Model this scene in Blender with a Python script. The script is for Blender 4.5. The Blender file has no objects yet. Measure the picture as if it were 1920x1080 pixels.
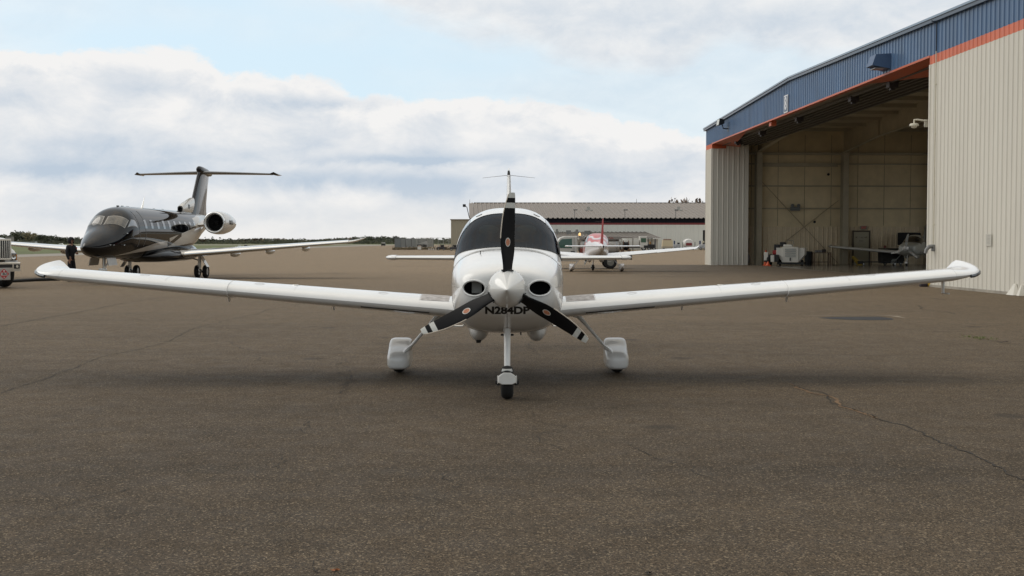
import bpy, bmesh, math, random
from mathutils import Vector, Matrix
from mathutils.bvhtree import BVHTree
R = math.radians
random.seed(7)
S = bpy.context.scene
COL = S.collection

# ------------------------------------------------------------ camera, world, sun, exposure
CAM_H = 1.69; F = 2200.0; PITCH = math.atan(88/F)
cd = bpy.data.cameras.new('camera'); cam = bpy.data.objects.new('camera', cd); COL.objects.link(cam)
cam.location = (0, 0, CAM_H); cam.rotation_euler = (math.pi/2 - PITCH, 0, 0)
cd.sensor_width = 36; cd.lens = 36*F/1920; cd.clip_end = 12000; cd.clip_start = 0.05
cd.dof.use_dof = False
S.camera = cam
S.view_settings.view_transform = 'Standard'; S.view_settings.look = 'None'
S.view_settings.exposure = 0.09; S.view_settings.gamma = 1.0

SUN_EL, SUN_AZ = R(36), R(-75)          # azimuth measured from +Y towards +X
sd = bpy.data.lights.new('sun', 'SUN'); sun = bpy.data.objects.new('sun', sd); COL.objects.link(sun)
sd.energy = .8; sd.angle = R(45); sd.color = (1.0, 0.95, 0.88)
sv = Vector((math.sin(SUN_AZ)*math.cos(SUN_EL), math.cos(SUN_AZ)*math.cos(SUN_EL), math.sin(SUN_EL)))
sun.rotation_euler = (-sv).to_track_quat('-Z', 'Y').to_euler()

def build_world():
    w = bpy.data.worlds.new('World'); S.world = w; w.use_nodes = True
    nt = w.node_tree; N = nt.nodes; L = nt.links; N.clear()
    out = N.new('ShaderNodeOutputWorld'); bg = N.new('ShaderNodeBackground')
    bg.inputs[1].default_value = 0.1; L.new(bg.outputs[0], out.inputs[0])
    sky = N.new('ShaderNodeTexSky'); sky.sky_type = 'NISHITA'; sky.sun_disc = False
    sky.sun_elevation = SUN_EL; sky.sun_rotation = SUN_AZ; sky.air_density = 1.0; sky.dust_density = 1.5
    def val(x):
        n = N.new('ShaderNodeValue'); n.outputs[0].default_value = x; return n.outputs[0]
    def m(op, a, b=None, c=None, clamp=False):
        n = N.new('ShaderNodeMath'); n.operation = op; n.use_clamp = clamp
        for i, x in enumerate((a, b, c)):
            if x is None: continue
            if isinstance(x, (int, float)): n.inputs[i].default_value = x
            else: L.new(x, n.inputs[i])
        return n.outputs[0]
    def sstep(x, lo, hi):
        n = N.new('ShaderNodeMapRange'); n.interpolation_type = 'SMOOTHSTEP'
        L.new(x, n.inputs[0]); n.inputs[1].default_value = lo; n.inputs[2].default_value = hi
        return n.outputs[0]
    def mixc(f, a, b):
        n = N.new('ShaderNodeMix'); n.data_type = 'RGBA'
        if isinstance(f, (int, float)): n.inputs[0].default_value = f
        else: L.new(f, n.inputs[0])
        for i, x in ((6, a), (7, b)):
            if isinstance(x, tuple): n.inputs[i].default_value = (*x, 1)
            else: L.new(x, n.inputs[i])
        return n.outputs[2]
    tc = N.new('ShaderNodeTexCoord'); sep = N.new('ShaderNodeSeparateXYZ'); L.new(tc.outputs['Generated'], sep.inputs[0])
    az = m('MULTIPLY', m('ARCTAN2', sep.outputs[0], sep.outputs[1]), 180/math.pi)
    el = m('MULTIPLY', m('ARCSINE', sep.outputs[2]), 180/math.pi)
    mp = N.new('ShaderNodeMapping'); mp.inputs['Scale'].default_value = (1, 1, 3.0); L.new(tc.outputs['Generated'], mp.inputs[0])
    mp2 = N.new('ShaderNodeMapping'); mp2.inputs['Scale'].default_value = (1, 1, 1.7); L.new(tc.outputs['Generated'], mp2.inputs[0])
    def noise(scale, det, rough, off=0.0, dist=0.0, mp=mp):
        n = N.new('ShaderNodeTexNoise'); n.inputs['Scale'].default_value = scale; n.inputs['Detail'].default_value = det
        n.inputs['Roughness'].default_value = rough; n.inputs['Distortion'].default_value = dist
        if off:
            a = N.new('ShaderNodeVectorMath'); a.operation = 'ADD'; L.new(mp.outputs[0], a.inputs[0]); a.inputs[1].default_value = (off, off*.7, off*.3)
            L.new(a.outputs[0], n.inputs['Vector'])
        else: L.new(mp.outputs[0], n.inputs['Vector'])
        return n.outputs['Fac']
    nA = noise(5.0, 8, .58); nB = noise(12.0, 9, .60, 3.1, .5, mp2); nC = noise(2.2, 5, .5, 7.7); nD = noise(34, 6, .62, 1.7, .4, mp2)
    # photo-space helper only for choosing azimuth / elevation numbers of each cloud
    def ae(px, py):
        a = math.atan((px-960)/F); e = math.atan((452-py)/F*math.cos(a)); return math.degrees(a), math.degrees(e)
    def curve(pts):
        """piecewise-linear elevation(azimuth)"""
        fc = N.new('ShaderNodeFloatCurve'); cu = fc.mapping.curves[0]
        x0, x1 = -40.0, 40.0; y0, y1 = -5.0, 25.0
        P = [((a-x0)/(x1-x0), (e-y0)/(y1-y0)) for a, e in pts]
        P = [(0, P[0][1])]+P+[(1, P[-1][1])]
        cu.points[0].location = P[0]; cu.points[1].location = P[-1]
        for p in P[1:-1]: cu.points.new(*p)
        fc.mapping.update()
        t = m('DIVIDE', m('SUBTRACT', az, x0), x1-x0, clamp=True); L.new(t, fc.inputs['Value'])
        return m('ADD', m('MULTIPLY', fc.outputs[0], y1-y0), y0)
    e1 = curve([ae(*p) for p in ((0, 95), (250, 92), (370, 104), (430, 128), (600, 158), (690, 180), (860, 176), (1000, 200), (1150, 222), (1260, 238), (1330, 262), (1500, 280))])
    e2 = curve([ae(*p) for p in ((0, -160), (420, -60), (570, 0), (700, 22), (850, 66), (1000, 100), (1140, 132), (1270, 130), (1340, 95), (1420, 92), (1550, 110), (1700, 120))])
    wob = m('MULTIPLY', m('SUBTRACT', nB, .5), 2.6); wob2 = m('MULTIPLY', m('SUBTRACT', nA, .5), 3.0)
    lowd = m('ADD', m('SUBTRACT', e1, el), m('ADD', wob, m('MULTIPLY', m('SUBTRACT', nD, .5), 1.0))); low = sstep(lowd, -.12, .30)
    hi = sstep(m('ADD', m('SUBTRACT', el, e2), m('ADD', wob, wob2)), -1.1, 1.0)
    gen = sstep(nA, .36, .62)                         # overhead and behind: broken overcast
    front = m('MULTIPLY', sstep(m('ABSOLUTE', az), 40, 30), sstep(el, 26, 20))
    cover_f = m('MAXIMUM', m('MAXIMUM', low, m('MULTIPLY', hi, .93)), m('MULTIPLY', sstep(nC, .38, .58), .45))
    n = N.new('ShaderNodeMix'); L.new(front, n.inputs[0]); L.new(m('MAXIMUM', gen, .55), n.inputs[2]); L.new(cover_f, n.inputs[3])
    cover = n.outputs[0]
    def blob(px, py, rx, ry, k, dist=.8):
        a, e = ae(px, py); ra = math.degrees(rx/F); re = math.degrees(ry/F)
        dx = m('DIVIDE', m('SUBTRACT', az, a), ra)
        dy = m('DIVIDE', m('ADD', m('SUBTRACT', el, e), m('MULTIPLY', m('SUBTRACT', nB, .5), dist*1.6)), re)
        d = m('ADD', m('MULTIPLY', dx, dx), m('MULTIPLY', dy, dy))
        return m('MULTIPLY', m('POWER', 2.718, m('MULTIPLY', d, -1)), k)
    g = None
    for b in ((60, 316, 230, 20, .60), (190, 275, 230, 34, .42), (20, 185, 60, 22, .4), (340, 175, 150, 34, .42), (520, 200, 120, 26, .3), (660, 195, 140, 14, .38),
              (740, 302, 150, 9, .75), (800, 290, 150, 18, .35), (560, 335, 200, 18, .42), (760, 345, 240, 22, .60), (620, 260, 70, 26, .35), (980, 300, 120, 16, .3), (1100, 270, 120, 22, .2),
              (1180, 330, 130, 22, .3), (1160, 55, 180, 34, .30), (1420, 40, 140, 30, .34), (930, 25, 120, 20, .28), (280, 400, 300, 28, .35), (640, 400, 220, 16, .25)):
        x = blob(*b); g = x if g is None else m('ADD', g, x)
    g = m('ADD', g, m('MULTIPLY', m('SUBTRACT', nB, .5), 1.3)); g = m('ADD', g, m('MULTIPLY', m('SUBTRACT', nA, .5), 1.2)); g = m('ADD', g, m('MULTIPLY', m('SUBTRACT', nD, .5), .75))
    rim = m('MULTIPLY', sstep(lowd, 1.6, .2), sstep(lowd, -.3, .1)); g = m('SUBTRACT', g, m('MULTIPLY', rim, .35))
    g = m('ADD', g, .22)
    n = N.new('ShaderNodeClamp'); L.new(g, n.inputs[0]); g = n.outputs[0]
    K = 10.0
    bright = (.85*K, .843*K, .835*K); grey = (.48*K, .565*K, .665*K)
    cl = mixc(g, bright, grey)
    warm = blob(900, 440, 1000, 60, .7, .1)
    cl = mixc(warm, cl, (.84*K, .82*K, .79*K))
    # clouds behind the camera dimmer; unseen sky overhead and to the sides brightened
    dim = sstep(sep.outputs[1], .05, -.6)
    def mulc(f, a, c):
        n = N.new('ShaderNodeMix'); n.data_type = 'RGBA'; n.blend_type = 'MULTIPLY'; L.new(f, n.inputs[0]); L.new(a, n.inputs[6]); n.inputs[7].default_value = (*c, 1); n.clamp_factor = True; return n.outputs[2]
    cl = mulc(dim, cl, (.60, .575, .54))
    top = m('MULTIPLY', m('MAXIMUM', sstep(el, 24, 50), sstep(m('ABSOLUTE', az), 38, 60)), sstep(sep.outputs[1], -.7, -.1))
    cl = mulc(top, cl, (1.22, 1.12, 1.0)); cl = mulc(sstep(el, 38, 75), cl, (1.85, 1.74, 1.58))
    veil = mixc(.80, sky.outputs[0], (.72*K, .89*K, 1.0*K))
    fin = mixc(cover, veil, cl)
    # below the horizon: dull ground colour
    fin = mixc(sstep(el, -1.0, -3.0), fin, (1.2, 1.1, 1.0))
    L.new(fin, bg.inputs[0])
build_world()

def at(px, py, Y):
    """world point seen at photo pixel (px,py) at distance Y"""
    f = Vector((0, math.cos(PITCH), -math.sin(PITCH))); u = Vector((0, math.sin(PITCH), math.cos(PITCH)))
    d = f + Vector((1, 0, 0))*((px-960)/F) + u*((540-py)/F)
    return Vector((0, 0, CAM_H)) + d*(Y/d.y)
def gnd(px, py):
    f = Vector((0, math.cos(PITCH), -math.sin(PITCH))); u = Vector((0, math.sin(PITCH), math.cos(PITCH)))
    d = f + Vector((1, 0, 0))*((px-960)/F) + u*((540-py)/F)
    return Vector((0, 0, CAM_H)) + d*(-CAM_H/d.z)

# ------------------------------------------------------------ materials
MATS = {}
def mat(name, color, rough=.5, metal=0.0, coat=0.0, var=0.0, vscale=8.0, bump=0.0, bscale=60.0, emit=None, spec=.5, vcol=None, stretch=None):
    if name in MATS: return MATS[name]
    m_ = bpy.data.materials.new(name); m_.use_nodes = True
    nt = m_.node_tree; b = nt.nodes['Principled BSDF']
    b.inputs['Base Color'].default_value = (*color, 1); b.inputs['Roughness'].default_value = rough
    b.inputs['Metallic'].default_value = metal; b.inputs['Coat Weight'].default_value = coat; b.inputs['Coat Roughness'].default_value = .04
    b.inputs['Specular IOR Level'].default_value = spec
    if emit: b.inputs['Emission Color'].default_value = (*color, 1); b.inputs['Emission Strength'].default_value = emit
    tc = nt.nodes.new('ShaderNodeTexCoord'); src = tc.outputs['Object']
    if stretch:
        mp = nt.nodes.new('ShaderNodeMapping'); mp.inputs['Scale'].default_value = stretch; nt.links.new(src, mp.inputs[0]); src = mp.outputs[0]
    if var:
        n = nt.nodes.new('ShaderNodeTexNoise'); n.inputs['Scale'].default_value = vscale; n.inputs['Detail'].default_value = 6; n.inputs['Roughness'].default_value = .6
        nt.links.new(src, n.inputs['Vector'])
        mr = nt.nodes.new('ShaderNodeMapRange'); nt.links.new(n.outputs['Fac'], mr.inputs[0]); mr.inputs[1].default_value = .3; mr.inputs[2].default_value = .7
        mx = nt.nodes.new('ShaderNodeMix'); mx.data_type = 'RGBA'; nt.links.new(mr.outputs[0], mx.inputs[0])
        mx.inputs[6].default_value = (*[c*(1-var) for c in color], 1); mx.inputs[7].default_value = (*(vcol or [min(1, c*(1+var)) for c in color]), 1)
        nt.links.new(mx.outputs[2], b.inputs['Base Color'])
        mr2 = nt.nodes.new('ShaderNodeMapRange'); nt.links.new(n.outputs['Fac'], mr2.inputs[0]); mr2.inputs[3].default_value = max(.02, rough*.85); mr2.inputs[4].default_value = min(1, rough*1.2)
        nt.links.new(mr2.outputs[0], b.inputs['Roughness'])
    if bump:
        n = nt.nodes.new('ShaderNodeTexNoise'); n.inputs['Scale'].default_value = bscale; n.inputs['Detail'].default_value = 4; nt.links.new(src, n.inputs['Vector'])
        bp = nt.nodes.new('ShaderNodeBump'); bp.inputs['Strength'].default_value = bump; bp.inputs['Distance'].default_value = .02
        nt.links.new(n.outputs['Fac'], bp.inputs['Height']); nt.links.new(bp.outputs[0], b.inputs['Normal'])
    MATS[name] = m_; return m_
def glass(name, tint=(.25, .27, .28), opac=.35, rough=.02):
    if name in MATS: return MATS[name]
    m_ = bpy.data.materials.new(name); m_.use_nodes = True; nt = m_.node_tree; N = nt.nodes; N.clear()
    out = N.new('ShaderNodeOutputMaterial'); g = N.new('ShaderNodeBsdfGlossy'); g.inputs['Roughness'].default_value = rough; g.inputs['Color'].default_value = (.95, .97, 1, 1)
    t = N.new('ShaderNodeBsdfTransparent'); t.inputs[0].default_value = (*tint, 1)
    fr = N.new('ShaderNodeFresnel'); fr.inputs[0].default_value = 1.5
    a = N.new('ShaderNodeMath'); a.operation = 'MULTIPLY_ADD'; a.use_clamp = True; a.inputs[1].default_value = .28; a.inputs[2].default_value = opac*.1; nt.links.new(fr.outputs[0], a.inputs[0])
    mx = N.new('ShaderNodeMixShader'); nt.links.new(a.outputs[0], mx.inputs[0]); nt.links.new(t.outputs[0], mx.inputs[1]); nt.links.new(g.outputs[0], mx.inputs[2])
    nt.links.new(mx.outputs[0], out.inputs[0]); MATS[name] = m_; return m_

WHITE = mat('white_paint', (.80, .795, .78), .20, coat=.6, var=.05, vscale=1.6, vcol=(.83, .83, .82))
WHITE2 = mat('white_paint_dull', (.72, .71, .68), .4, var=.06, vscale=5)
BLACK = mat('black_plastic', (.012, .012, .013), .45)
BLADE = mat('black_blade_paint', (.005, .005, .006), .5, var=.25, vscale=10, spec=.22)
BLADEW = mat('white_blade_paint', (.66, .66, .62), .4, var=.08, vscale=20)
RUBBER = mat('rubber', (.014, .014, .014), .8, var=.2, vscale=15, bump=.2)
STEEL = mat('steel', (.45, .45, .44), .35, metal=.9, var=.1)
ALU = mat('brushed_metal', (.62, .61, .58), .3, metal=.8, var=.08)
DARK = mat('dark_interior', (.012, .012, .013), .7)
GREYM = mat('grey_metal', (.22, .22, .22), .5, metal=.4, var=.15)
CREAM = mat('cream_paint', (.62, .58, .47), .45, var=.06)
EDGE = mat('erosion_strip', (.62, .55, .46), .35, metal=.3)
EMBLEM = mat('emblem_orange', (.50, .20, .11), .4, var=.35, vscale=90)
SEALANT = mat('window_sealant', (.03, .03, .03), .6)
WIND = glass('windshield_glass', (.22, .24, .24), .05)
CLEAR = glass('clear_lens', (.55, .57, .6), .6)
TINT = mat('tinted_glass', (.010, .012, .014), .06, coat=.4)
WALK = mat('walkway_grit', (.52, .48, .46), .9, var=.3, vscale=14, bump=.8, bscale=140, vcol=(.66, .63, .62))
RED = mat('red_paint', (.30, .022, .020), .45, var=.1)

# ------------------------------------------------------------ object helpers
def tag(o, label=None, cat=None, group=None, kind=None):
    if label: o['label'] = label
    if cat: o['category'] = cat
    if group: o['group'] = group
    if kind: o['kind'] = kind
    return o
def thing(name, label, cat, loc=(0, 0, 0), rz=0.0, group=None):
    o = bpy.data.objects.new(name, None); COL.objects.link(o); o.location = loc; o.rotation_euler = (0, 0, rz); o.empty_display_size = .2
    return tag(o, label, cat, group)
def copy_tree(o, parent=None):
    c = o.copy(); COL.objects.link(c); c.parent = parent
    for ch in [x for x in bpy.data.objects if x.parent == o]: copy_tree(ch, c)
    return c
class MB:
    def __init__(s): s.v = []; s.f = []; s.mi = []; s.m = Matrix.Identity(4)
    def add(s, vs, fs, mi=0):
        k = len(s.v); s.v += [tuple(s.m @ Vector(v)) for v in vs]; s.f += [tuple(i+k for i in f) for f in fs]; s.mi += [mi]*len(fs); return s
    def box(s, x0, x1, y0, y1, z0, z1, mi=0):
        return s.add([(x, y, z) for z in (z0, z1) for y in (y0, y1) for x in (x0, x1)],
                     [(0, 2, 3, 1), (4, 5, 7, 6), (0, 1, 5, 4), (2, 6, 7, 3), (0, 4, 6, 2), (1, 3, 7, 5)], mi)
    def cbox(s, c, d, mi=0): return s.box(c[0]-d[0]/2, c[0]+d[0]/2, c[1]-d[1]/2, c[1]+d[1]/2, c[2]-d[2]/2, c[2]+d[2]/2, mi)
    def bbox(s, x0, x1, y0, y1, z0, z1, b=.03, mi=0):
        """bevelled box"""
        bm = bmesh.new(); bmesh.ops.create_cube(bm, size=1)
        for v in bm.verts: v.co = Vector(((x0+x1)/2+v.co.x*(x1-x0), (y0+y1)/2+v.co.y*(y1-y0), (z0+z1)/2+v.co.z*(z1-z0)))
        bmesh.ops.bevel(bm, geom=bm.edges[:]+bm.verts[:], offset=b, segments=2, affect='EDGES', profile=.6)
        bm.verts.ensure_lookup_table(); bm.verts.index_update()
        s.add([v.co[:] for v in bm.verts], [[v.index for v in f.verts] for f in bm.faces], mi); bm.free(); return s
    def loft(s, rings, cap0=True, cap1=True, closed=True, mi=0):
        n = len(rings[0]); vs = [p for r in rings for p in r]; fs = []
        for i in range(len(rings)-1):
            for j in range(n if closed else n-1):
                a = i*n+j; b = i*n+(j+1) % n; fs.append((a, b, b+n, a+n))
        if cap0: fs.append(tuple(range(n))[::-1])
        if cap1: fs.append(tuple((len(rings)-1)*n+j for j in range(n)))
        return s.add(vs, fs, mi)
    def tube(s, pts, r, n=8, mi=0, sy=1.0):
        pts = [Vector(p) for p in pts]; rs = r if isinstance(r, (list, tuple)) else [r]*len(pts); rings = []
        up = None
        for i, p in enumerate(pts):
            d = (pts[min(i+1, len(pts)-1)]-pts[max(i-1, 0)]).normalized()
            if up is None: up = Vector((0, 0, 1)) if abs(d.z) < .9 else Vector((0, 1, 0))
            a = d.cross(up).normalized(); b = a.cross(d).normalized(); up = b
            rings.append([p + a*math.cos(t)*rs[i] + b*math.sin(t)*rs[i]*sy for t in [2*math.pi*k/n for k in range(n)]])
        return s.loft(rings, mi=mi)
    def rev(s, prof, axis='y', c=(0, 0, 0), n=24, mi=0, cap=True):
        """prof: list of (radius, along)"""
        rings = []
        for r, a in prof:
            ring = []
            for k in range(n):
                t = 2*math.pi*k/n; x, z = r*math.cos(t), r*math.sin(t)
                ring.append({'y': (c[0]+x, c[1]+a, c[2]+z), 'z': (c[0]+x, c[1]+z, c[2]+a), 'x': (c[0]+a, c[1]+x, c[2]+z)}[axis])
            rings.append(ring)
        return s.loft(rings, cap, cap, mi=mi)
    def prism(s, pts, d0, d1, axis='y', mi=0):
        """2D outline extruded along axis. axis y: pts=(x,z); x: (y,z); z: (x,y)"""
        f = {'y': lambda p, d: (p[0], d, p[1]), 'x': lambda p, d: (d, p[0], p[1]), 'z': lambda p, d: (p[0], p[1], d)}[axis]
        return s.loft([[f(p, d0) for p in pts], [f(p, d1) for p in pts]], mi=mi)
    def build(s, name, mats, parent=None, smooth=None, label=None, bevel=0, loc=None):
        me = bpy.data.meshes.new(name)
        cx = Vector((0, 0, 0))
        if loc is not None: cx = Vector(loc)
        me.from_pydata([tuple(Vector(v)-cx) for v in s.v], [], s.f)
        if not isinstance(mats, (list, tuple)): mats = [mats]
        for m_ in mats: me.materials.append(m_)
        if len(mats) > 1: me.polygons.foreach_set('material_index', s.mi)
        bm = bmesh.new(); bm.from_mesh(me); bmesh.ops.recalc_face_normals(bm, faces=bm.faces); bm.to_mesh(me); bm.free()
        if smooth is not None:
            me.polygons.foreach_set('use_smooth', [True]*len(me.polygons)); me.set_sharp_from_angle(angle=R(smooth))
        me.update(); o = bpy.data.objects.new(name, me); COL.objects.link(o); o.location = cx
        if parent: o.parent = parent
        if bevel:
            md = o.modifiers.new('bevel', 'BEVEL'); md.width = bevel; md.segments = 2; md.limit_method = 'ANGLE'; md.angle_limit = R(40)
        if label: o['label'] = label
        return o
def struct(name, mb, mats, smooth=None):
    o = mb.build(name, mats, None, smooth); o['kind'] = 'structure'; return o
def text_mesh(txt, size, bold=0.0, squeeze=1.0, res=3):
    cu = bpy.data.curves.new('t', 'FONT'); cu.body = txt; cu.size = size; cu.align_x = 'CENTER'; cu.align_y = 'CENTER'; cu.resolution_u = res; cu.offset = bold
    cu.fill_mode = 'FRONT'
    o = bpy.data.objects.new('t', cu); COL.objects.link(o); bpy.context.view_layer.update()
    me = bpy.data.meshes.new_from_object(o.evaluated_get(bpy.context.evaluated_depsgraph_get()))
    bpy.data.objects.remove(o)
    vs = [(v.co.x*squeeze, v.co.y) for v in me.vertices]; fs = [tuple(p.vertices) for p in me.polygons]; bpy.data.meshes.remove(me)
    return vs, fs
def sgnpow(v, e): return math.copysign(abs(v)**e, v)
def section(y, hw, zb, zt, zc, nt=2.3, nb=3.0, n=48, x0=0.0, ts=None):
    out = []
    for k in range(n):
        t = 2*math.pi*k/n if ts is None else ts[k]
        c, s_ = math.cos(t), math.sin(t); e = nt if s_ >= 0 else nb
        out.append((x0+hw*sgnpow(c, 2/e), y, zc + (zt-zc if s_ >= 0 else zc-zb)*sgnpow(s_, 2/e)))
    return out
def interp(st, y):
    """smooth (Catmull) interpolation of station tuples"""
    if y <= st[0][0]: return list(st[0][1:])
    if y >= st[-1][0]: return list(st[-1][1:])
    for i in range(len(st)-1):
        if st[i][0] <= y <= st[i+1][0]: break
    a, b = st[i], st[i+1]; h = b[0]-a[0]; t = (y-a[0])/h
    p = st[max(i-1, 0)]; q = st[min(i+2, len(st)-1)]; r = []
    for k in range(1, len(a)):
        m0 = (b[k]-p[k])/(b[0]-p[0])*h; m1 = (q[k]-a[k])/(q[0]-a[0])*h
        d = b[k]-a[k]
        if d == 0: m0 = m1 = 0
        else:
            m0 = max(min(m0/d, 3), 0)*d; m1 = max(min(m1/d, 3), 0)*d
        r.append((2*t**3-3*t*t+1)*a[k]+(t**3-2*t*t+t)*m0+(-2*t**3+3*t*t)*b[k]+(t**3-t*t)*m1)
    return r
def foil(chord, tc, camber=.02, n=14):
    """closed loop: list of (along chord from LE, height)"""
    up, lo = [], []
    for i in range(n+1):
        x = .5*(1-math.cos(math.pi*i/n))
        t = 5*tc*(.2969*math.sqrt(x)-.126*x-.3516*x*x+.2843*x**3-.1030*x**4)
        c = camber*4*x*(1-x); up.append((x*chord, (c+t)*chord)); lo.append((x*chord, (c-t)*chord))
    return up[::-1]+lo[1:-1]
def wing_mesh(stations, side, n=14, camber=.02, mb=None, caps=(True, True)):
    """stations: (span, y_le, z, chord, tc, incidence_deg[, te_rise])"""
    mb = mb or MB(); rings = []
    for st in stations:
        sp, yl, z, ch, tc, inc = st[:6]; te = st[6] if len(st) > 6 else 0
        a = R(inc); ring = []
        for x, h in foil(ch, tc, camber, n):
            u = x/ch; ring.append((side*sp, yl+x*math.cos(a)+h*math.sin(a), z - x*math.sin(a) + h*math.cos(a) + te*u*u + ch*.25*math.sin(a)))
        rings.append(ring)
    mb.loft(rings, caps[0], caps[1]); return mb
def wheel(parent, c, r, w, name='wheel', axis='x', tyre_mat=None, hub_mat=None):
    t = MB(); pr = []
    for k in range(11):
        a = math.pi*(k/10)-math.pi/2
        pr.append((r-w*.42+w*.42*math.cos(a)**.7 if abs(math.cos(a)) > 1e-6 else r-w*.42, w/2*math.sin(a)))
    pr = [(r*.55, -w*.42)]+pr+[(r*.55, w*.42)]
    t.rev(pr, axis, (0, 0, 0), 32, cap=False)
    # tread grooves as thin rings
    ty = t.build('tyre', tyre_mat or RUBBER, None, 50); ty.location = c; ty.parent = parent
    h = MB(); h.rev([(r*.57, -w*.36), (r*.5, -w*.40), (r*.45, -w*.25), (r*.18, -w*.2), (r*.16, -w*.42), (0.01, -w*.43), (.01, w*.43), (r*.16, w*.42), (r*.18, w*.2), (r*.45, w*.25), (r*.5, w*.40), (r*.57, w*.36)], axis, (0, 0, 0), 24)
    ho = h.build('hub', hub_mat or STEEL, None, 35); ho.parent = ty
    return ty
# ------------------------------------------------------------ light aircraft (nose points to local -Y, origin on the ground under the propeller)
FST = [  # y, half width, z bottom, z top, z of widest, n top, n bottom
    (.165, .33, 1.00, 1.34, 1.19, 2.3, 2.3), (.185, .40, .95, 1.37, 1.19, 2.5, 2.4), (.24, .465, .90, 1.405, 1.19, 2.7, 2.6), (.34, .515, .85, 1.44, 1.19, 2.8, 2.8),
    (.52, .56, .775, 1.485, 1.20, 2.8, 3.0), (.80, .60, .70, 1.54, 1.22, 2.7, 3.2), (1.12, .625, .66, 1.59, 1.25, 2.6, 3.4), (1.40, .635, .65, 1.625, 1.28, 2.4, 3.4),
    (1.8, .645, .645, 1.79, 1.31, 2.45, 3.4), (2.1, .65, .64, 1.92, 1.33, 2.6, 3.3), (2.5, .655, .64, 2.045, 1.35, 2.7, 3.2), (3.0, .655, .65, 2.115, 1.35, 2.7, 3.0),
    (3.4, .64, .67, 2.12, 1.35, 2.65, 2.8), (4.0, .57, .74, 2.03, 1.36, 2.2, 2.6), (4.6, .46, .84, 1.87, 1.37, 2.1, 2.4), (5.3, .32, .97, 1.70, 1.38, 2, 2.2),
    (6.2, .19, 1.12, 1.60, 1.39, 2, 2), (7.0, .09, 1.25, 1.52, 1.40, 2, 2), (7.25, .04, 1.33, 1.46, 1.40, 2, 2)]
def fpt(y, t, sc=1.0):
    hw, zb, zt, zc, nt, nb = interp(FST, y); c, s_ = math.cos(t), math.sin(t); e = nt if s_ >= 0 else nb
    return (sc*hw*sgnpow(c, 2/e), y, zc + sc*(zt-zc if s_ >= 0 else zc-zb)*sgnpow(s_, 2/e))
TL = R(10)
def y_base(t):
    u = min(1, abs(math.pi/2-t)/(math.pi/2-TL)) if 0 <= t <= math.pi else 1
    return 1.39 + .55*u**2.4
def y_top(t):
    u = min(1, abs(math.pi/2-t)/(math.pi/2-TL)) if 0 <= t <= math.pi else 1
    return 2.44 - .36*u**3
THS = [TL+(math.pi-2*TL)*k/40 for k in range(41)] + [math.pi-TL+(math.pi+2*TL)*k/44 for k in range(1, 44)]
def proj(bvh, pts, direction, off):
    out = []
    for p in pts:
        h = bvh.ray_cast(Vector(p), Vector(direction)); q = h[0] if h[0] is not None else Vector(p)
        nrm = h[1] if h[0] is not None else -Vector(direction)
        if h[0] is not None and nrm.dot(Vector(direction)) > 0: nrm = -nrm
        out.append(tuple(q+nrm*off) if h[0] is not None else None)
    return out
def bvh_of(o):
    return BVHTree.FromPolygons([v.co[:] for v in o.data.vertices], [p.vertices[:] for p in o.data.polygons])
def patch(bvh, grid, direction, off, name, m_, parent, label=None, thick=0):
    nr, nc = len(grid), len(grid[0]); flat = proj(bvh, [p for r in grid for p in r], direction, off)
    mb = MB(); fs = []
    for i in range(nr-1):
        for j in range(nc-1):
            q = (i*nc+j, i*nc+j+1, (i+1)*nc+j+1, (i+1)*nc+j)
            if all(flat[k] is not None for k in q): fs.append(q)
    flat = [p if p is not None else (0, 0, 0) for p in flat]; used = sorted({k for f in fs for k in f}); ix = {k: i for i, k in enumerate(used)}
    mb.add([flat[k] for k in used], [tuple(ix[k] for k in f) for f in fs]); return mb.build(name, m_, parent, 60, label)

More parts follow.
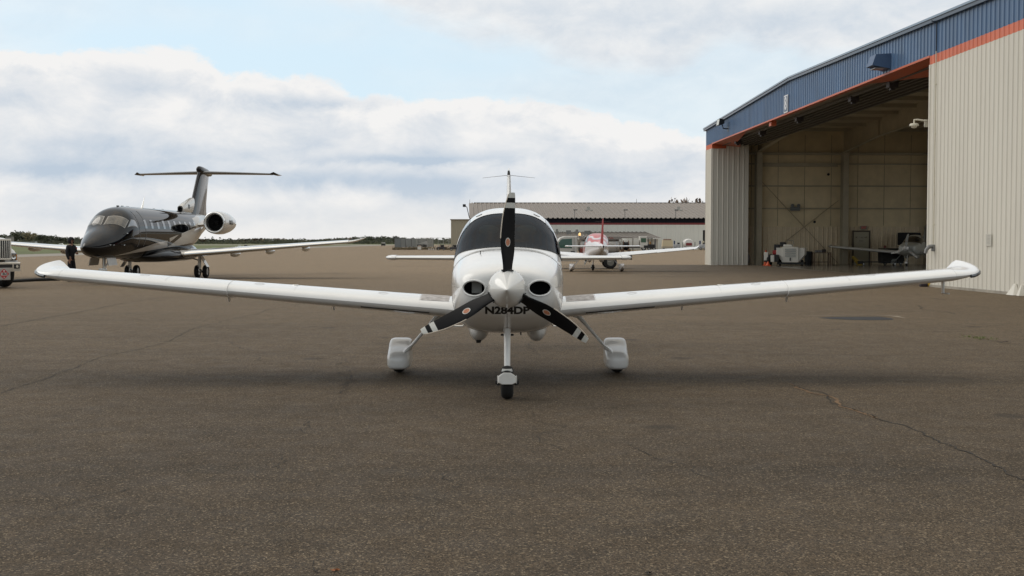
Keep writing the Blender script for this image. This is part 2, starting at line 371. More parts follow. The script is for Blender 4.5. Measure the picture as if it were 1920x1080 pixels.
BL = [(30, -8, 9), (44, -8.5, 9.6), (61, -10.8, 12), (77, -13, 13), (96, -13.6, 12.8), (121, -11.9, 12.8), (141, -9.6, 12.8), (151, -7.2, 12.8), (161, -5.0, 12.8), (170, -2.4, 12.6), (176, -.6, 12.3), (180, 1.6, 11.6)]
def blade(parent, phi, hub, mats, edge_m):
    rings = []; K = 1/181.8
    vs = [30, 36, 44, 52, 61, 69, 77, 86, 96, 108, 121, 131, 141, 151, 161, 170, 176, 180]
    def prof(v):
        a, b = interp(BL, v); t = (.052 if v < 40 else .052-(v-40)/40*.028 if v < 80 else .024-(v-80)/100*.015); return a*K, b*K, t
    for v in vs:
        a, b, t = prof(v); um = (a+b)/2; be = R(44-26*(v-30)/150); ring = []
        n = 9
        for k in range(n): s = k/(n-1); u = a+(b-a)*s; h = t*.5*(math.sin(math.pi*min(1, s**.75))**.6 if 0 < s < 1 else 0)+.0015; ring.append((u, -h+(u-um)*math.tan(be), v*K))
        for k in range(n-2, 0, -1): s = k/(n-1); u = a+(b-a)*s; h = t*.35*(math.sin(math.pi*min(1, s**.75))**.6)+.0015; ring.append((u, h+(u-um)*math.tan(be), v*K))
        rings.append(ring)
    mb = MB(); n = len(rings[0]); mb.loft(rings)
    for i in range(len(rings)-1):
        vmid = (vs[i]+vs[i+1])/2
        w = 1 if (151 <= vmid <= 161 or vmid > 170) else 0
        for j in range(n): mb.mi[i*n+j] = w
    mb.mi[-1] = 1
    rot = Matrix.Rotation(R(90-phi), 4, 'Y')
    bl = mb.build('propeller_blade', mats, parent, 45); bl.location = hub; bl.rotation_euler = rot.to_euler()
    bv = bvh_of(bl)
    # erosion strip on the leading edge
    e = MB(); pts = []
    for v in (94, 104, 114, 124, 134, 144, 154, 164, 172, 177):
        a, b, t = prof(v); um = (a+b)/2; be = R(44-26*(v-30)/150); pts.append((a+.001, (a-um)*math.tan(be)-.002, v*K))
    e.tube(pts, .0052, 8); eo = e.build('leading_edge_strip', edge_m, bl, 60)
    # oval emblem
    for rr, m_, nm, off in ((1.0, BLADEW, 'emblem_border', .0012), (.80, EMBLEM, 'emblem', .0022)):
        g = []; cx, cz, rx, rz = 0.0, 87*K, .025*rr, .046*rr
        pts = [(cx, -1, cz)] + [(cx+rx*math.cos(2*math.pi*k/20), -1, cz+rz*math.sin(2*math.pi*k/20)) for k in range(20)]
        q = proj(bv, pts, (0, 1, 0), off)
        if all(p is not None for p in q):
            MB().add(q, [(0, 1+k, 1+(k+1) % 20) for k in range(20)]).build(nm, m_, bl, 60)
    return bl

def light_plane(name, label, loc, rz, group=None, paint=None, wing_paint=None, fin_paint=None, text=None, detail=True, blade_mats=None, phi0=89, win=None):
    paint = paint or WHITE; wing_paint = wing_paint or WHITE; fin_paint = fin_paint or paint
    T = thing(name, label, 'airplane', loc, rz, group)
    hub = (0, .0, 1.20)
    # --- cowling with two real air inlets
    ys = [.165, .172, .185, .21, .24, .29, .34, .42, .52, .66, .80, .96, 1.118]
    ts = [2*math.pi*k/96 for k in range(96)]
    mb = MB(); rings = []
    for k in (.25, .6, .85): rings.append([(p[0]*k, .165-.02*(1-k)**.5*0+.0, 1.19+(p[2]-1.19)*k) for p in [fpt(.165, t) for t in ts]])
    rings = [[(x, .150+.015*(k2+1)/3, z) for x, y, z in r] for k2, r in enumerate(rings)]
    rings += [[fpt(y, t) for t in ts] for y in ys]; mb.loft(rings)
    cow = mb.build('cowling', [paint, DARK], T, 40)
    IN = ((-.345, 1.197), (.345, 1.197)); rx, rz_ = .118, .079
    if detail:
        cut = MB()
        for cx, cz in IN: cut.loft([[(cx+rx*math.cos(t), y, cz+rz_*math.sin(t)) for t in [2*math.pi*k/40 for k in range(40)]] for y in (-.1, .75)], mi=1)
        co = cut.build('cut', [paint, DARK], T); md = cow.modifiers.new('b', 'BOOLEAN'); md.object = co; md.operation = 'DIFFERENCE'; md.solver = 'EXACT'
        dg = bpy.context.evaluated_depsgraph_get(); dg.update(); me = bpy.data.meshes.new_from_object(cow.evaluated_get(dg))
        cow.modifiers.clear(); cow.data = me; me.polygons.foreach_set('use_smooth', [True]*len(me.polygons)); me.set_sharp_from_angle(angle=R(40)); bpy.data.objects.remove(co)
    bvc = bvh_of(cow)
    for i, (cx, cz) in enumerate(IN):
        # lip following the cowl surface
        n = 36; ring = []
        base = proj(bvc, [(cx+(rx+.006)*math.cos(2*math.pi*k/n), -1, cz+(rz_+.006)*math.sin(2*math.pi*k/n)) for k in range(n)], (0, 1, 0), .0)
        yl = [min(p[1], .36) if p else .25 for p in base]
        # smooth the depth round the loop
        for _ in range(6): yl = [(yl[k-1]+2*yl[k]+yl[(k+1) % n])/4 for k in range(n)]
        lip = MB(); rings = []
        for k in range(n):
            t = 2*math.pi*k/n; o = Vector((cx+(rx+.003)*math.cos(t), yl[k]-.002, cz+(rz_+.003)*math.sin(t))); d = Vector((math.cos(t), 0, math.sin(t)*1.2)).normalized(); ring = []
            for q in range(8):
                a = 2*math.pi*q/8; ring.append(tuple(o+d*(.011*math.cos(a))+Vector((0, 1, 0))*(.009*math.sin(a))))
            rings.append(ring)
        rings.append(rings[0]); lip.loft(rings, False, False); inl = lip.build('air_inlet', paint, T, 60)
        dk = MB(); dk.loft([[(cx+(rx-.002)*math.cos(t), y, cz+(rz_-.002)*math.sin(t)) for t in [2*math.pi*k/32 for k in range(32)]] for y in (.33, .55)], False, True); dk.build('inlet_duct', DARK, inl, 50)
        if i == 0 and detail:
            fl = MB(); fl.box(cx-.03, cx+.075, .36, .38, cz-.06, cz+.062)
            for k in range(4): fl.box(cx-.02+k*.026, cx-.014+k*.026, .352, .36, cz-.06, cz+.062)
            fl.build('intercooler_panel', mat('intercooler_grey', (.5, .49, .46), .5), inl)
    # --- fuselage shell with windshield opening
    def shell(sc, y0, y1, hole=True):
        rows = []
        n1, n2, n3 = 5, 12, 34
        for i in range(n1): rows.append([lambda t, i=i: y0+(y_base(t)-y0)*i/n1])
        for i in range(n2): rows.append([lambda t, i=i: y_base(t)+(y_top(t)-y_base(t))*i/n2])
        for i in range(n3+1): rows.append([lambda t, i=i: y_top(t)+(y1-y_top(t))*(i/n3)])
        vs = [fpt(r[0](t), t, sc) for r in rows for t in THS]; n = len(THS); fs = []; wf = []
        for i in range(len(rows)-1):
            for j in range(n):
                q = (i*n+j, i*n+(j+1) % n, (i+1)*n+(j+1) % n, (i+1)*n+j)
                (wf if (n1 <= i < n1+n2 and j < 40) else fs).append(q)
        return vs, fs, wf
    vs, fs, wf = shell(1.0, 1.124, 7.25)
    fu = MB().add(vs, fs).build('fuselage', paint, T, 45)
    used = sorted({k for f in wf for k in f}); ix = {k: i for i, k in enumerate(used)}
    ws = MB().add([vs[k] for k in used], [tuple(ix[k] for k in f) for f in wf]).build('windshield', win or WIND, T, 80)
    sl = MB(); b = [fpt(y_base(THS[j]), THS[j], 1.002) for j in range(41)]; tp = [fpt(y_top(THS[j]), THS[j], 1.002) for j in range(41)]
    sl.tube(b, .006, 6); sl.tube(tp, .004, 6); sl.tube([b[0], tp[0]], .005, 6); sl.tube([b[40], tp[40]], .005, 6); sl.build('windshield_seal', SEALANT, ws, 60)
    if detail:
        v2, f2, _ = shell(.95, 1.3, 4.3); MB().add(v2, f2).build('cabin_lining', mat('cabin_lining', (.014, .014, .015), .8), T, 60)
        MB().add([fpt(3.6, t, .955) for t in THS], [tuple(range(len(THS)))]).build('rear_bulkhead', mat('cabin_lining', (.014, .014, .015), .8), T)
        d = MB()
        top = [fpt(1.40, t, .93) for t in [R(12)+R(156)*k/24 for k in range(25)]]
        d.loft([[(x, 1.41, z-.01) for x, y, z in top], [(x*.98, 1.75, min(z+.0, 1.60)) for x, y, z in top], [(x*.98, 1.95, min(z, 1.56)) for x, y, z in top], [(x*.98, 1.98, .9) for x, y, z in top]], False, False, False)
        d.build('glareshield', mat('glareshield', (.018, .018, .019), .75, bump=.2), T, 40)
        for sx in (-.27, .27):
            s_ = MB(); s_.bbox(sx-.22, sx+.22, 2.55, 2.68, 1.0, 1.62, .05); s_.bbox(sx-.12, sx+.12, 2.56, 2.64, 1.68, 1.84, .03); s_.box(sx-.05, sx-.03, 2.6, 2.61, 1.6, 1.7); s_.box(sx+.03, sx+.05, 2.6, 2.61, 1.6, 1.7)
            s_.bbox(sx-.22, sx+.22, 2.1, 2.6, .95, 1.08, .04)
            s_.build('seat', mat('seat_leather', (.16, .15, .14), .5), T, 40)
        for sx in (-.17, .17):
            MB().rev([(.001, -.004), (.07, -.003), (.075, 0), (.07, .003), (.001, .004)], 'y', (0, 0, 0), 20).build('sun_visor', mat('visor_smoke', (.30, .34, .30), .4), T, 50, loc=None).matrix_local = Matrix.Translation((sx*1.35, 2.18, 1.83)) @ Matrix.Diagonal((1.6, 1, .75, 1))
    bv = bvh_of(fu)
    # side windows and door lines
    for sgn in (1, -1):
        for (ya, yb, yc, yd, ta, tb) in ((2.22, 2.98, 2.36, 2.92, 14, 50), (3.08, 3.78, 3.08, 3.55, 15, 49)):
            g = []; m_ = MB(); nr, nc = 8, 12; vv = []
            for i in range(nr):
                for j in range(nc):
                    u = j/(nc-1); w = i/(nr-1); t = R(ta+(tb-ta)*w); yy = (ya+(yc-ya)*w)*(1-u)+(yb+(yd-yb)*w)*u
                    if sgn < 0: t = math.pi-t
                    vv.append(fpt(yy, t, 1.004))
            m_.add(vv, [(i*nc+j, i*nc+j+1, (i+1)*nc+j+1, (i+1)*nc+j) for i in range(nr-1) for j in range(nc-1)]).build('side_window', TINT, T, 80)
    # --- wings
    root, tip = 1.76, 2.02
    def zw(s): return .875+.0845*(s-.8)
    for sgn in (-1, 1):
        st = [(.35, 1.60, zw(.55)-.02, 1.95, .15, 2.0), (.52, 1.68, zw(.55)-.01, 1.75, .155, 2.0), (.62, 1.73, zw(.62), 1.60, .16, 2.0), (.78, 1.76, zw(.8), 1.52, .165, 2.0), (2.0, 1.815, zw(2.0), 1.38, .162, 1.8), (3.35, 1.875, zw(3.35), 1.24, .158, 1.5)]
        w1 = wing_mesh(st, sgn, 16)
        st2 = [(3.345, 1.835, zw(3.36)-.006, 1.28, .163, 2.2), (4.4, 1.895, zw(4.4)-.004, 1.15, .158, 1.8), (5.38, 1.955, zw(5.38), 1.03, .15, 1.5)]
        wing_mesh(st2, sgn, 16, mb=w1)
        wo = w1.build('wing', wing_paint, T, 35)
        tipst = []
        for k in range(0, 11):
            a = k/10*math.pi/2; sp = 5.382+.40*math.sin(a); f = 1-math.cos(a)
            tipst.append((sp, 1.955+.24*f, 0, zw(5.38)+.0845*(sp-5.38)+.012*f))
        tm = MB(); rings = []
        for (sp, yl, _, zq) in tipst:
            q = min(1.0, (sp-5.382)/.40); xl = (yl-1.955)*1.7; xt = 1.03-.22*max(0, (q-.8)/.2)**2; ch = xt-xl; ring = []
            for x, h in foil(ch, .15*(.30+.70*(1-q)**.7), .02, 16):
                xx = x+xl; up = .175*(xx/1.03)**1.15*min(1, q/.88)**2.6
                ring.append((sgn*sp, 1.955+xx, zq-xx*math.sin(R(1.5))+h+.007+up))
            rings.append(ring)
        tm.loft(rings); tm.build('wing_tip', wing_paint, wo, 40)
        nl = MB(); nl.tube([(sgn*s_[0]+sgn*.004, 1.955+(s_[1]-1.955)*1.7-.004, s_[3]-.012+.10*max(0, (s_[0]-5.382)/.40-.55)**1.5) for s_ in tipst[3:]], .016, 8, sy=1.3)
        nl.build('nav_light', mat('lens_strip', (.10, .11, .12), .12, metal=.6), wo, 60)
        bw = bvh_of(wo)
        if detail:
            # grit walkway on the upper skin beside the fuselage
            patch(bw, [[(sgn*(.70+.34*j/5), 1.86+.42*i/8, 2.0) for j in range(6)] for i in range(9)], (0, 0, -1), .003, 'walkway', WALK, wo)
            # stall strip
            stp = MB(); pp = []
            for s in (.93, 1.3, 1.75):
                h = bw.ray_cast(Vector((sgn*s, 0, zw(s)-.045)), Vector((0, 1, 0)))[0]; pp.append(h+Vector((0, -.004, 0)))
            stp.tube(pp, .010, 4); stp.build('stall_strip', mat('strip_dark', (.06, .055, .05), .5), wo, 20)
            for s, hgt, yy in ((3.5, .10, 2.6), (2.2, .11, 2.7), (2.31, .06, 2.75)):
                h = bw.ray_cast(Vector((sgn*s, yy, 0)), Vector((0, 0, 1)))[0]
                hb = MB(); hb.prism([(yy-.07, h.z+.02), (yy+.10, h.z+.02), (yy+.06, h.z-hgt), (yy+.02, h.z-hgt)], sgn*s-.008, sgn*s+.008, 'x'); hb.build('flap_hinge', wing_paint, wo)
            # fuel cap and panel screws
            h = bw.ray_cast(Vector((sgn*2.6, 2.25, 3)), Vector((0, 0, -1)))[0]
            MB().rev([(.001, .006), (.035, .006), (.04, 0)], 'z', tuple(h), 20).build('fuel_cap', ALU, wo, 40)
            for s_ in (1.5, 3.0, 4.4):
                ap = MB(); cy = 2.02+.03*(s_-.8); ring = [(sgn*s_+.055*math.cos(2*math.pi*q/20), cy+.055*math.sin(2*math.pi*q/20)) for q in range(21)]
                pts = [bw.ray_cast(Vector((x_, y_, 3)), Vector((0, 0, -1)))[0] for x_, y_ in ring]; ap.tube([p_ for p_ in pts if p_], .0022, 4); ap.build('access_panel', mat('seam_grey', (.25, .24, .23), .6), wo)
            for s_ in (1.05, 2.55, 4.1):
                jn = MB(); pts = [bw.ray_cast(Vector((sgn*s_, y_, 3)), Vector((0, 0, -1)))[0] for y_ in [1.80+.04*(s_-.8)+.05*q for q in range(14)]]; jn.tube([p_ for p_ in pts if p_], .002, 4); jn.build('skin_joint', mat('seam_pale', (.42, .41, .39), .6), wo)
            # aileron / flap gap lines on the upper skin
            gp = MB()
            for s0, s1 in ((.75, 3.33), (3.38, 5.30)):
                pts = []
                for k in range(9):
                    s = s0+(s1-s0)*k/8; yy = 1.76+.045*(s-.8)+(1.52-.104*(s-.8))*.76
                    q = bw.ray_cast(Vector((sgn*s, yy, 3)), Vector((0, 0, -1)))[0]
                    if q: pts.append(q+Vector((0, 0, .0005)))
                gp.tube(pts, .0035, 4)
            gp.build('control_surface_gap', SEALANT, wo)
        if sgn > 0 and detail:
            s = 5.30; h = bw.ray_cast(Vector((s, 2.2, 0)), Vector((0, 0, 1)))[0]
            pt = MB(); pt.prism([(2.15, h.z+.02), (2.23, h.z+.02), (2.20, h.z-.13), (2.15, h.z-.13)], s-.006, s+.010, 'x'); pt.tube([(s+.002, 2.22, h.z-.135), (s+.002, 1.98, h.z-.135)], .009, 8)
            pt.tube([(s-.0, 2.17, h.z-.135), (s+.05, 2.15, h.z-.14)], .008, 6); pt.build('pitot_tube', ALU, wo, 40)
    # --- tail
    for sgn in (-1, 1):
        st = [(.05, 6.30, 1.42, .85, .12, 0), (.3, 6.34, 1.42, .80, .11, 0), (1.80, 6.60, 1.425, .55, .115, 0)]
        so = wing_mesh(st, sgn, 10, 0.0).build('tailplane', wing_paint, T, 40)
        wing_mesh([(1.802, 6.585, 1.425, .56, .15, 0), (1.88, 6.60, 1.425, .53, .16, 0), (1.94, 6.66, 1.425, .42, .15, 0), (1.975, 6.76, 1.425, .22, .14, 0)], sgn, 10, 0.0).build('tailplane_tip', wing_paint, so, 40)
    fin = MB(); rings = []
    for z, yl, ch, tc in ((1.45, 5.25, 1.9, .06), (1.62, 5.75, 1.42, .085), (2.0, 6.15, 1.05, .095), (2.4, 6.38, .86, .095), (2.70, 6.56, .72, .09), (2.80, 6.64, .60, .08), (2.86, 6.76, .42, .06)):
        rings.append([(h, yl+x, z) for x, h in foil(ch, tc, 0, 10)])
    fin.loft(rings); fo = fin.build('fin', fin_paint, T, 45)
    an = MB()
    for sgn in (-1, 1): an.tube([(0, 6.6, 2.72), (sgn*.05, 6.58, 2.73), (sgn*.42, 6.75, 2.70)], [.006, .004, .0022], 6)
    an.build('antenna', GREYM, fo)
    if detail:
        MB().tube([(0, 6.5, 2.74), (0, 6.52, 2.80)], [.024, .016], 8).build('beacon_light', BLACK, fo)
        for sx in (-.36, .36):
            lt = MB(); pts = []
            for k in range(9):
                a = math.pi*k/8; q = proj(bv, [(sx+.035*math.cos(a), 2.0, 0)], (0, 0, 1), 0); x = sx+.035*math.cos(a)
                hh = bv.ray_cast(Vector((x, 2.62-.03*math.sin(a), 4)), Vector((0, 0, -1)))[0]
                if hh: pts.append(hh+Vector((0, 0, .003)))
            lt.tube(pts, .005, 5); lt.build('roof_latch', mat('latch_grey', (.12, .12, .12), .5), T)
        # whip antenna + wire on the cowl (small black vent handle)
        hh = bvc.ray_cast(Vector((-.30, .95, 4)), Vector((0, 0, -1)))[0]; MB().tube([hh, hh+Vector((0, .02, .035))], .005, 6).build('vent_pin', BLACK, T)
        # cowl split line and screws
        rg = MB(); ln_ = [Vector(fpt(1.121, t, 1.0005)) for t in THS]; rg.tube(ln_+[ln_[0]], .0035, 5); rg.build('cowling_rear_seam', mat('seam_grey', (.25, .24, .23), .6), cow)
        for k in range(17):
            q = Vector(fpt(1.095, R(12+9.75*k), 1.001)); MB().rev([(.001, -.002), (.005, 0), (.001, .002)], 'z', q, 8).build('cowling_screw', GREYM, cow)
        sc = MB()
        for sgn in (-1, 1):
            pts = [p for p in proj(bvc, [(sgn*2, y, 1.20) for y in (.34, .45, .6, .8, 1.0, 1.1)], (-sgn, 0, 0), .0006) if p]; sc.tube(pts, .003, 4)
            pts = [p for p in proj(bvc, [(sgn*x, -1, 1.20) for x in (.21, .225)], (0, 1, 0), .001) if p]
            if len(pts) > 1: sc.tube(pts, .003, 4)
        pts = [p for p in proj(bvc, [(0, -1, z) for z in (.99, .97, .95, .92, .90)], (0, 1, 0), .0008) if p]
        pts += [p for p in proj(bvc, [(0, y, -1) for y in (.30, .36, .44, .52, .62, .75)], (0, 0, 1), .0008) if p]
        sc.tube(pts, .003, 4)
        sc.build('cowling_seam', mat('seam_grey', (.25, .24, .23), .6), cow)
        for z in (.985, .955, .925):
            q = proj(bvc, [(.0, -1, z-.03)], (0, 1, 0), .001)[0]
            if q: MB().rev([(.001, -.003), (.006, -.002), (.006, .002)], 'y', q, 10).build('cowling_screw', GREYM, cow)
        for sgn in (-1, 1):
            for y in (.45, .62, .8, .98):
                for z in (1.22,):
                    q = proj(bvc, [(sgn*2, y, z)], (-sgn, 0, 0), .0008)[0]
                    if q: MB().rev([(.001, -.003), (.006, -.0), (.001, .003)], 'x', q, 10).build('cowling_screw', GREYM, cow)
    # text on the chin
    if text:
        tv, tf = text_mesh(text, .105, .0045, 1.0, 4)
        bm = bmesh.new(); bv_ = [bm.verts.new((x, y, 0)) for x, y in tv]
        for f in tf:
            try: bm.faces.new([bv_[i] for i in f])
            except ValueError: pass
        bmesh.ops.triangulate(bm, faces=bm.faces[:]); 
        for _ in range(2): bmesh.ops.subdivide_edges(bm, edges=[e for e in bm.edges if e.calc_length() > .02], cuts=1); bmesh.ops.triangulate(bm, faces=bm.faces[:])
        xs = [v.co.x for v in bm.verts]; w = max(xs)-min(xs); k = .468/w; bm.verts.index_update()
        pts = [(v.co.x*k, -1, .962+v.co.y*1.0) for v in bm.verts]; fs_ = [[v.index for v in f.verts] for f in bm.faces]; bm.free()
        q = proj(bvc, pts, (0, 1, 0), .004); q = [p if p else (0, .3, .97) for p in q]
        MB().add(q, fs_).build('registration_text', mat('registration_black', (.012, .012, .012), .4), cow)
    # --- spinner and blades
    sp = MB(); pr = [(.196, .10), (.199, .07), (.199, .02)]
    for k in range(1, 15):
        u = k/14; pr.append((max(.002, .196*(1-u**1.25)**.95), .02-.34*u))
    sp.rev([(.05, .12)]+pr, 'y', (0, 0, hub[2]), 48); spo = sp.build('spinner', mat('spinner_white', (.74, .74, .72), .10, coat=.8), T, 40)
    if detail:
        for k in range(36):
            a = 2*math.pi*(k+.5)/36
            if min(abs(((math.degrees(a)-p+180) % 360)-180) for p in (phi0, phi0+120, phi0+240)) > 18: MB().rev([(.001, -.003), (.005, 0), (.001, .003)], 'y', (.1985*math.cos(a), .03, hub[2]+.1985*math.sin(a)), 6).build('spinner_screw', GREYM, spo)
        for k in range(3):
            a = R(phi0+120*k); cb = MB(); cb.m = Matrix.Translation(hub) @ Matrix.Rotation(math.pi/2-a, 4, 'Y')
            cb.box(-.062, .066, -.03, .05, .186, .194); cb.build('blade_root_seal', SEALANT, spo)
    for k in range(3): blade(T, phi0+120*k, (0, .01, hub[2]), blade_mats or [BLADE, BLADEW], EDGE)
    # --- nose gear
    ng = MB(); ng.tube([(0, .72, .80), (0, .62, .62), (0, .50, .35), (0, .47, .30)], [.042, .037, .034, .022], 16, sy=1.2); ngo = ng.build('nose_gear_strut', paint, T, 50)
    fk = MB(); pts = [(-.040, .300), (.040, .300), (.096, .262), (.096, .196), (.058, .178), (-.058, .178), (-.096, .196), (-.096, .262)]
    fk.loft([[(x*.9, .205, z+.004) for x, z in pts], [(x, .225, z) for x, z in pts], [(x, .26, z) for x, z in pts]]); fk.box(-.104, -.096, .30, .46, .175, .25); fk.box(.096, .104, .30, .46, .175, .25); fk.prism([(-.06, .305), (.06, .305), (.05, .33), (-.05, .33)], .32, .46)
    fko = fk.build('nose_fork', WHITE2, T, 30, bevel=.003)
    MB().tube([(-.125, .43, .175), (.125, .43, .175)], .022, 12).build('axle', BLACK, fko, 40)
    for sx in (-.11, .08): MB().box(sx, sx+.03, .38, .47, .15, .20).build('axle_bracket', BLACK, fko)
    wheel(T, (0, .43, .178), .178, .135)
    # --- main gear
    for sgn in (-1, 1):
        lg = MB(); lg.tube([(sgn*.70, 2.86, .80), (sgn*.90, 2.86, .735), (sgn*1.0, 2.87, .62), (sgn*1.24, 2.9, .345), (sgn*1.32, 2.92, .26)], [.07, .055, .035, .032, .032], 14, sy=.62)
        lg.build('main_gear_leg', paint, T, 60)
        fr = MB(); rings = []; cx = sgn*1.385
        FS = ((2.56, .02, .15, .18), (2.565, .06, .115, .21), (2.58, .095, .09, .24), (2.62, .128, .073, .265), (2.68, .143, .068, .292), (2.78, .148, .066, .325), (2.88, .149, .065, .355), (2.96, .149, .066, .395), (3.02, .149, .068, .427), (3.08, .149, .07, .437), (3.25, .128, .09, .425), (3.5, .075, .16, .39), (3.72, .02, .26, .33))
        for y in [2.56, 2.562, 2.566, 2.572, 2.58, 2.59, 2.605, 2.625, 2.65]+[2.68+.03*q for q in range(16)]+[3.2, 3.3, 3.4, 3.5, 3.6, 3.72]:
            hw, zb, zt = interp(FS, y); ring = []
            for k in range(40):
                t = 2*math.pi*k/40; c, s_ = math.cos(t), math.sin(t); ex = 3.3+2.4*min(1, max(0, (y-2.75)/.2)); x = hw*sgnpow(c, 2/ex); z = (zb+zt)/2+(zt-zb)/2*sgnpow(s_, 2/ex)
                lean = 0
                ring.append((cx+x+lean, y, z))
            rings.append(ring)
        fr.loft(rings); fro = fr.build('wheel_fairing', paint, T, 50)
        # collar blending leg into fairing
        cl = MB(); cl.loft([[(sgn*(1.245+.018*q)+a*.0, 0, 0) for a in (0,)] for q in (0,)]*0 or [[(sgn*1.20+dx*.4, 2.9+dy*.7, .395+dx*sgn*-.3) for dx, dy in [(.06*math.cos(t), .10*math.sin(t)) for t in [2*math.pi*k/16 for k in range(16)]]],
                 [(sgn*1.27+dx, 2.9+dy, .34+dx*sgn*-.3) for dx, dy in [(.06*math.cos(t), .17*math.sin(t)) for t in [2*math.pi*k/16 for k in range(16)]]],
                 [(sgn*1.32+dx, 2.9+dy, .28+dx*sgn*-.3) for dx, dy in [(.09*math.cos(t), .25*math.sin(t)) for t in [2*math.pi*k/16 for k in range(16)]]]])
        cl.build('fairing_collar', paint, fro, 80)
        wheel(T, (sgn*1.405, 2.98, .165), .165, .15)
        # belly fairings and boarding steps
        bf = MB(); rings = []
        for y, r in ((1.55, .02), (1.60, .06), (1.72, .10), (1.9, .125), (2.15, .13), (2.5, .11), (2.8, .05)):
            rings.append([(sgn*.345+r*math.cos(t), y, .66-(.66-.66)*0+(-.0)+r*1.35*math.sin(t)) for t in [2*math.pi*k/24 for k in range(24)]])
        bf.loft(rings); bf.build('belly_fairing', paint, T, 60)
        stp = MB(); stp.tube([(sgn*.52, 3.45, .70), (sgn*.60, 3.5, .56), (sgn*.74, 3.5, .56)], .010, 6); stp.box(min(sgn*.60, sgn*.76), max(sgn*.60, sgn*.76), 3.45, 3.60, .553, .563); stp.build('boarding_step', ALU, T)
    if detail:
        MB().tube([(-.345, 1.78, .56), (-.345, 1.80, .49)], [.03, .03], 12).build('exhaust_pipe', DARK, T, 50)
        MB().tube([(.15, 1.3, .66), (.155, 1.3, .615)], .008, 8).build('drain_tube', BLACK, T)
        MB().box(-.07, .07, .70, .74, .655, .675).build('strut_boot', DARK, T)
    return T
# ------------------------------------------------------------ the main aircraft
MAINX = -.052
main_plane = light_plane('light_airplane', 'white single propeller airplane parked nose on in the foreground, three black blades', (MAINX, 12.1, 0), 0.0, text='N284DP')
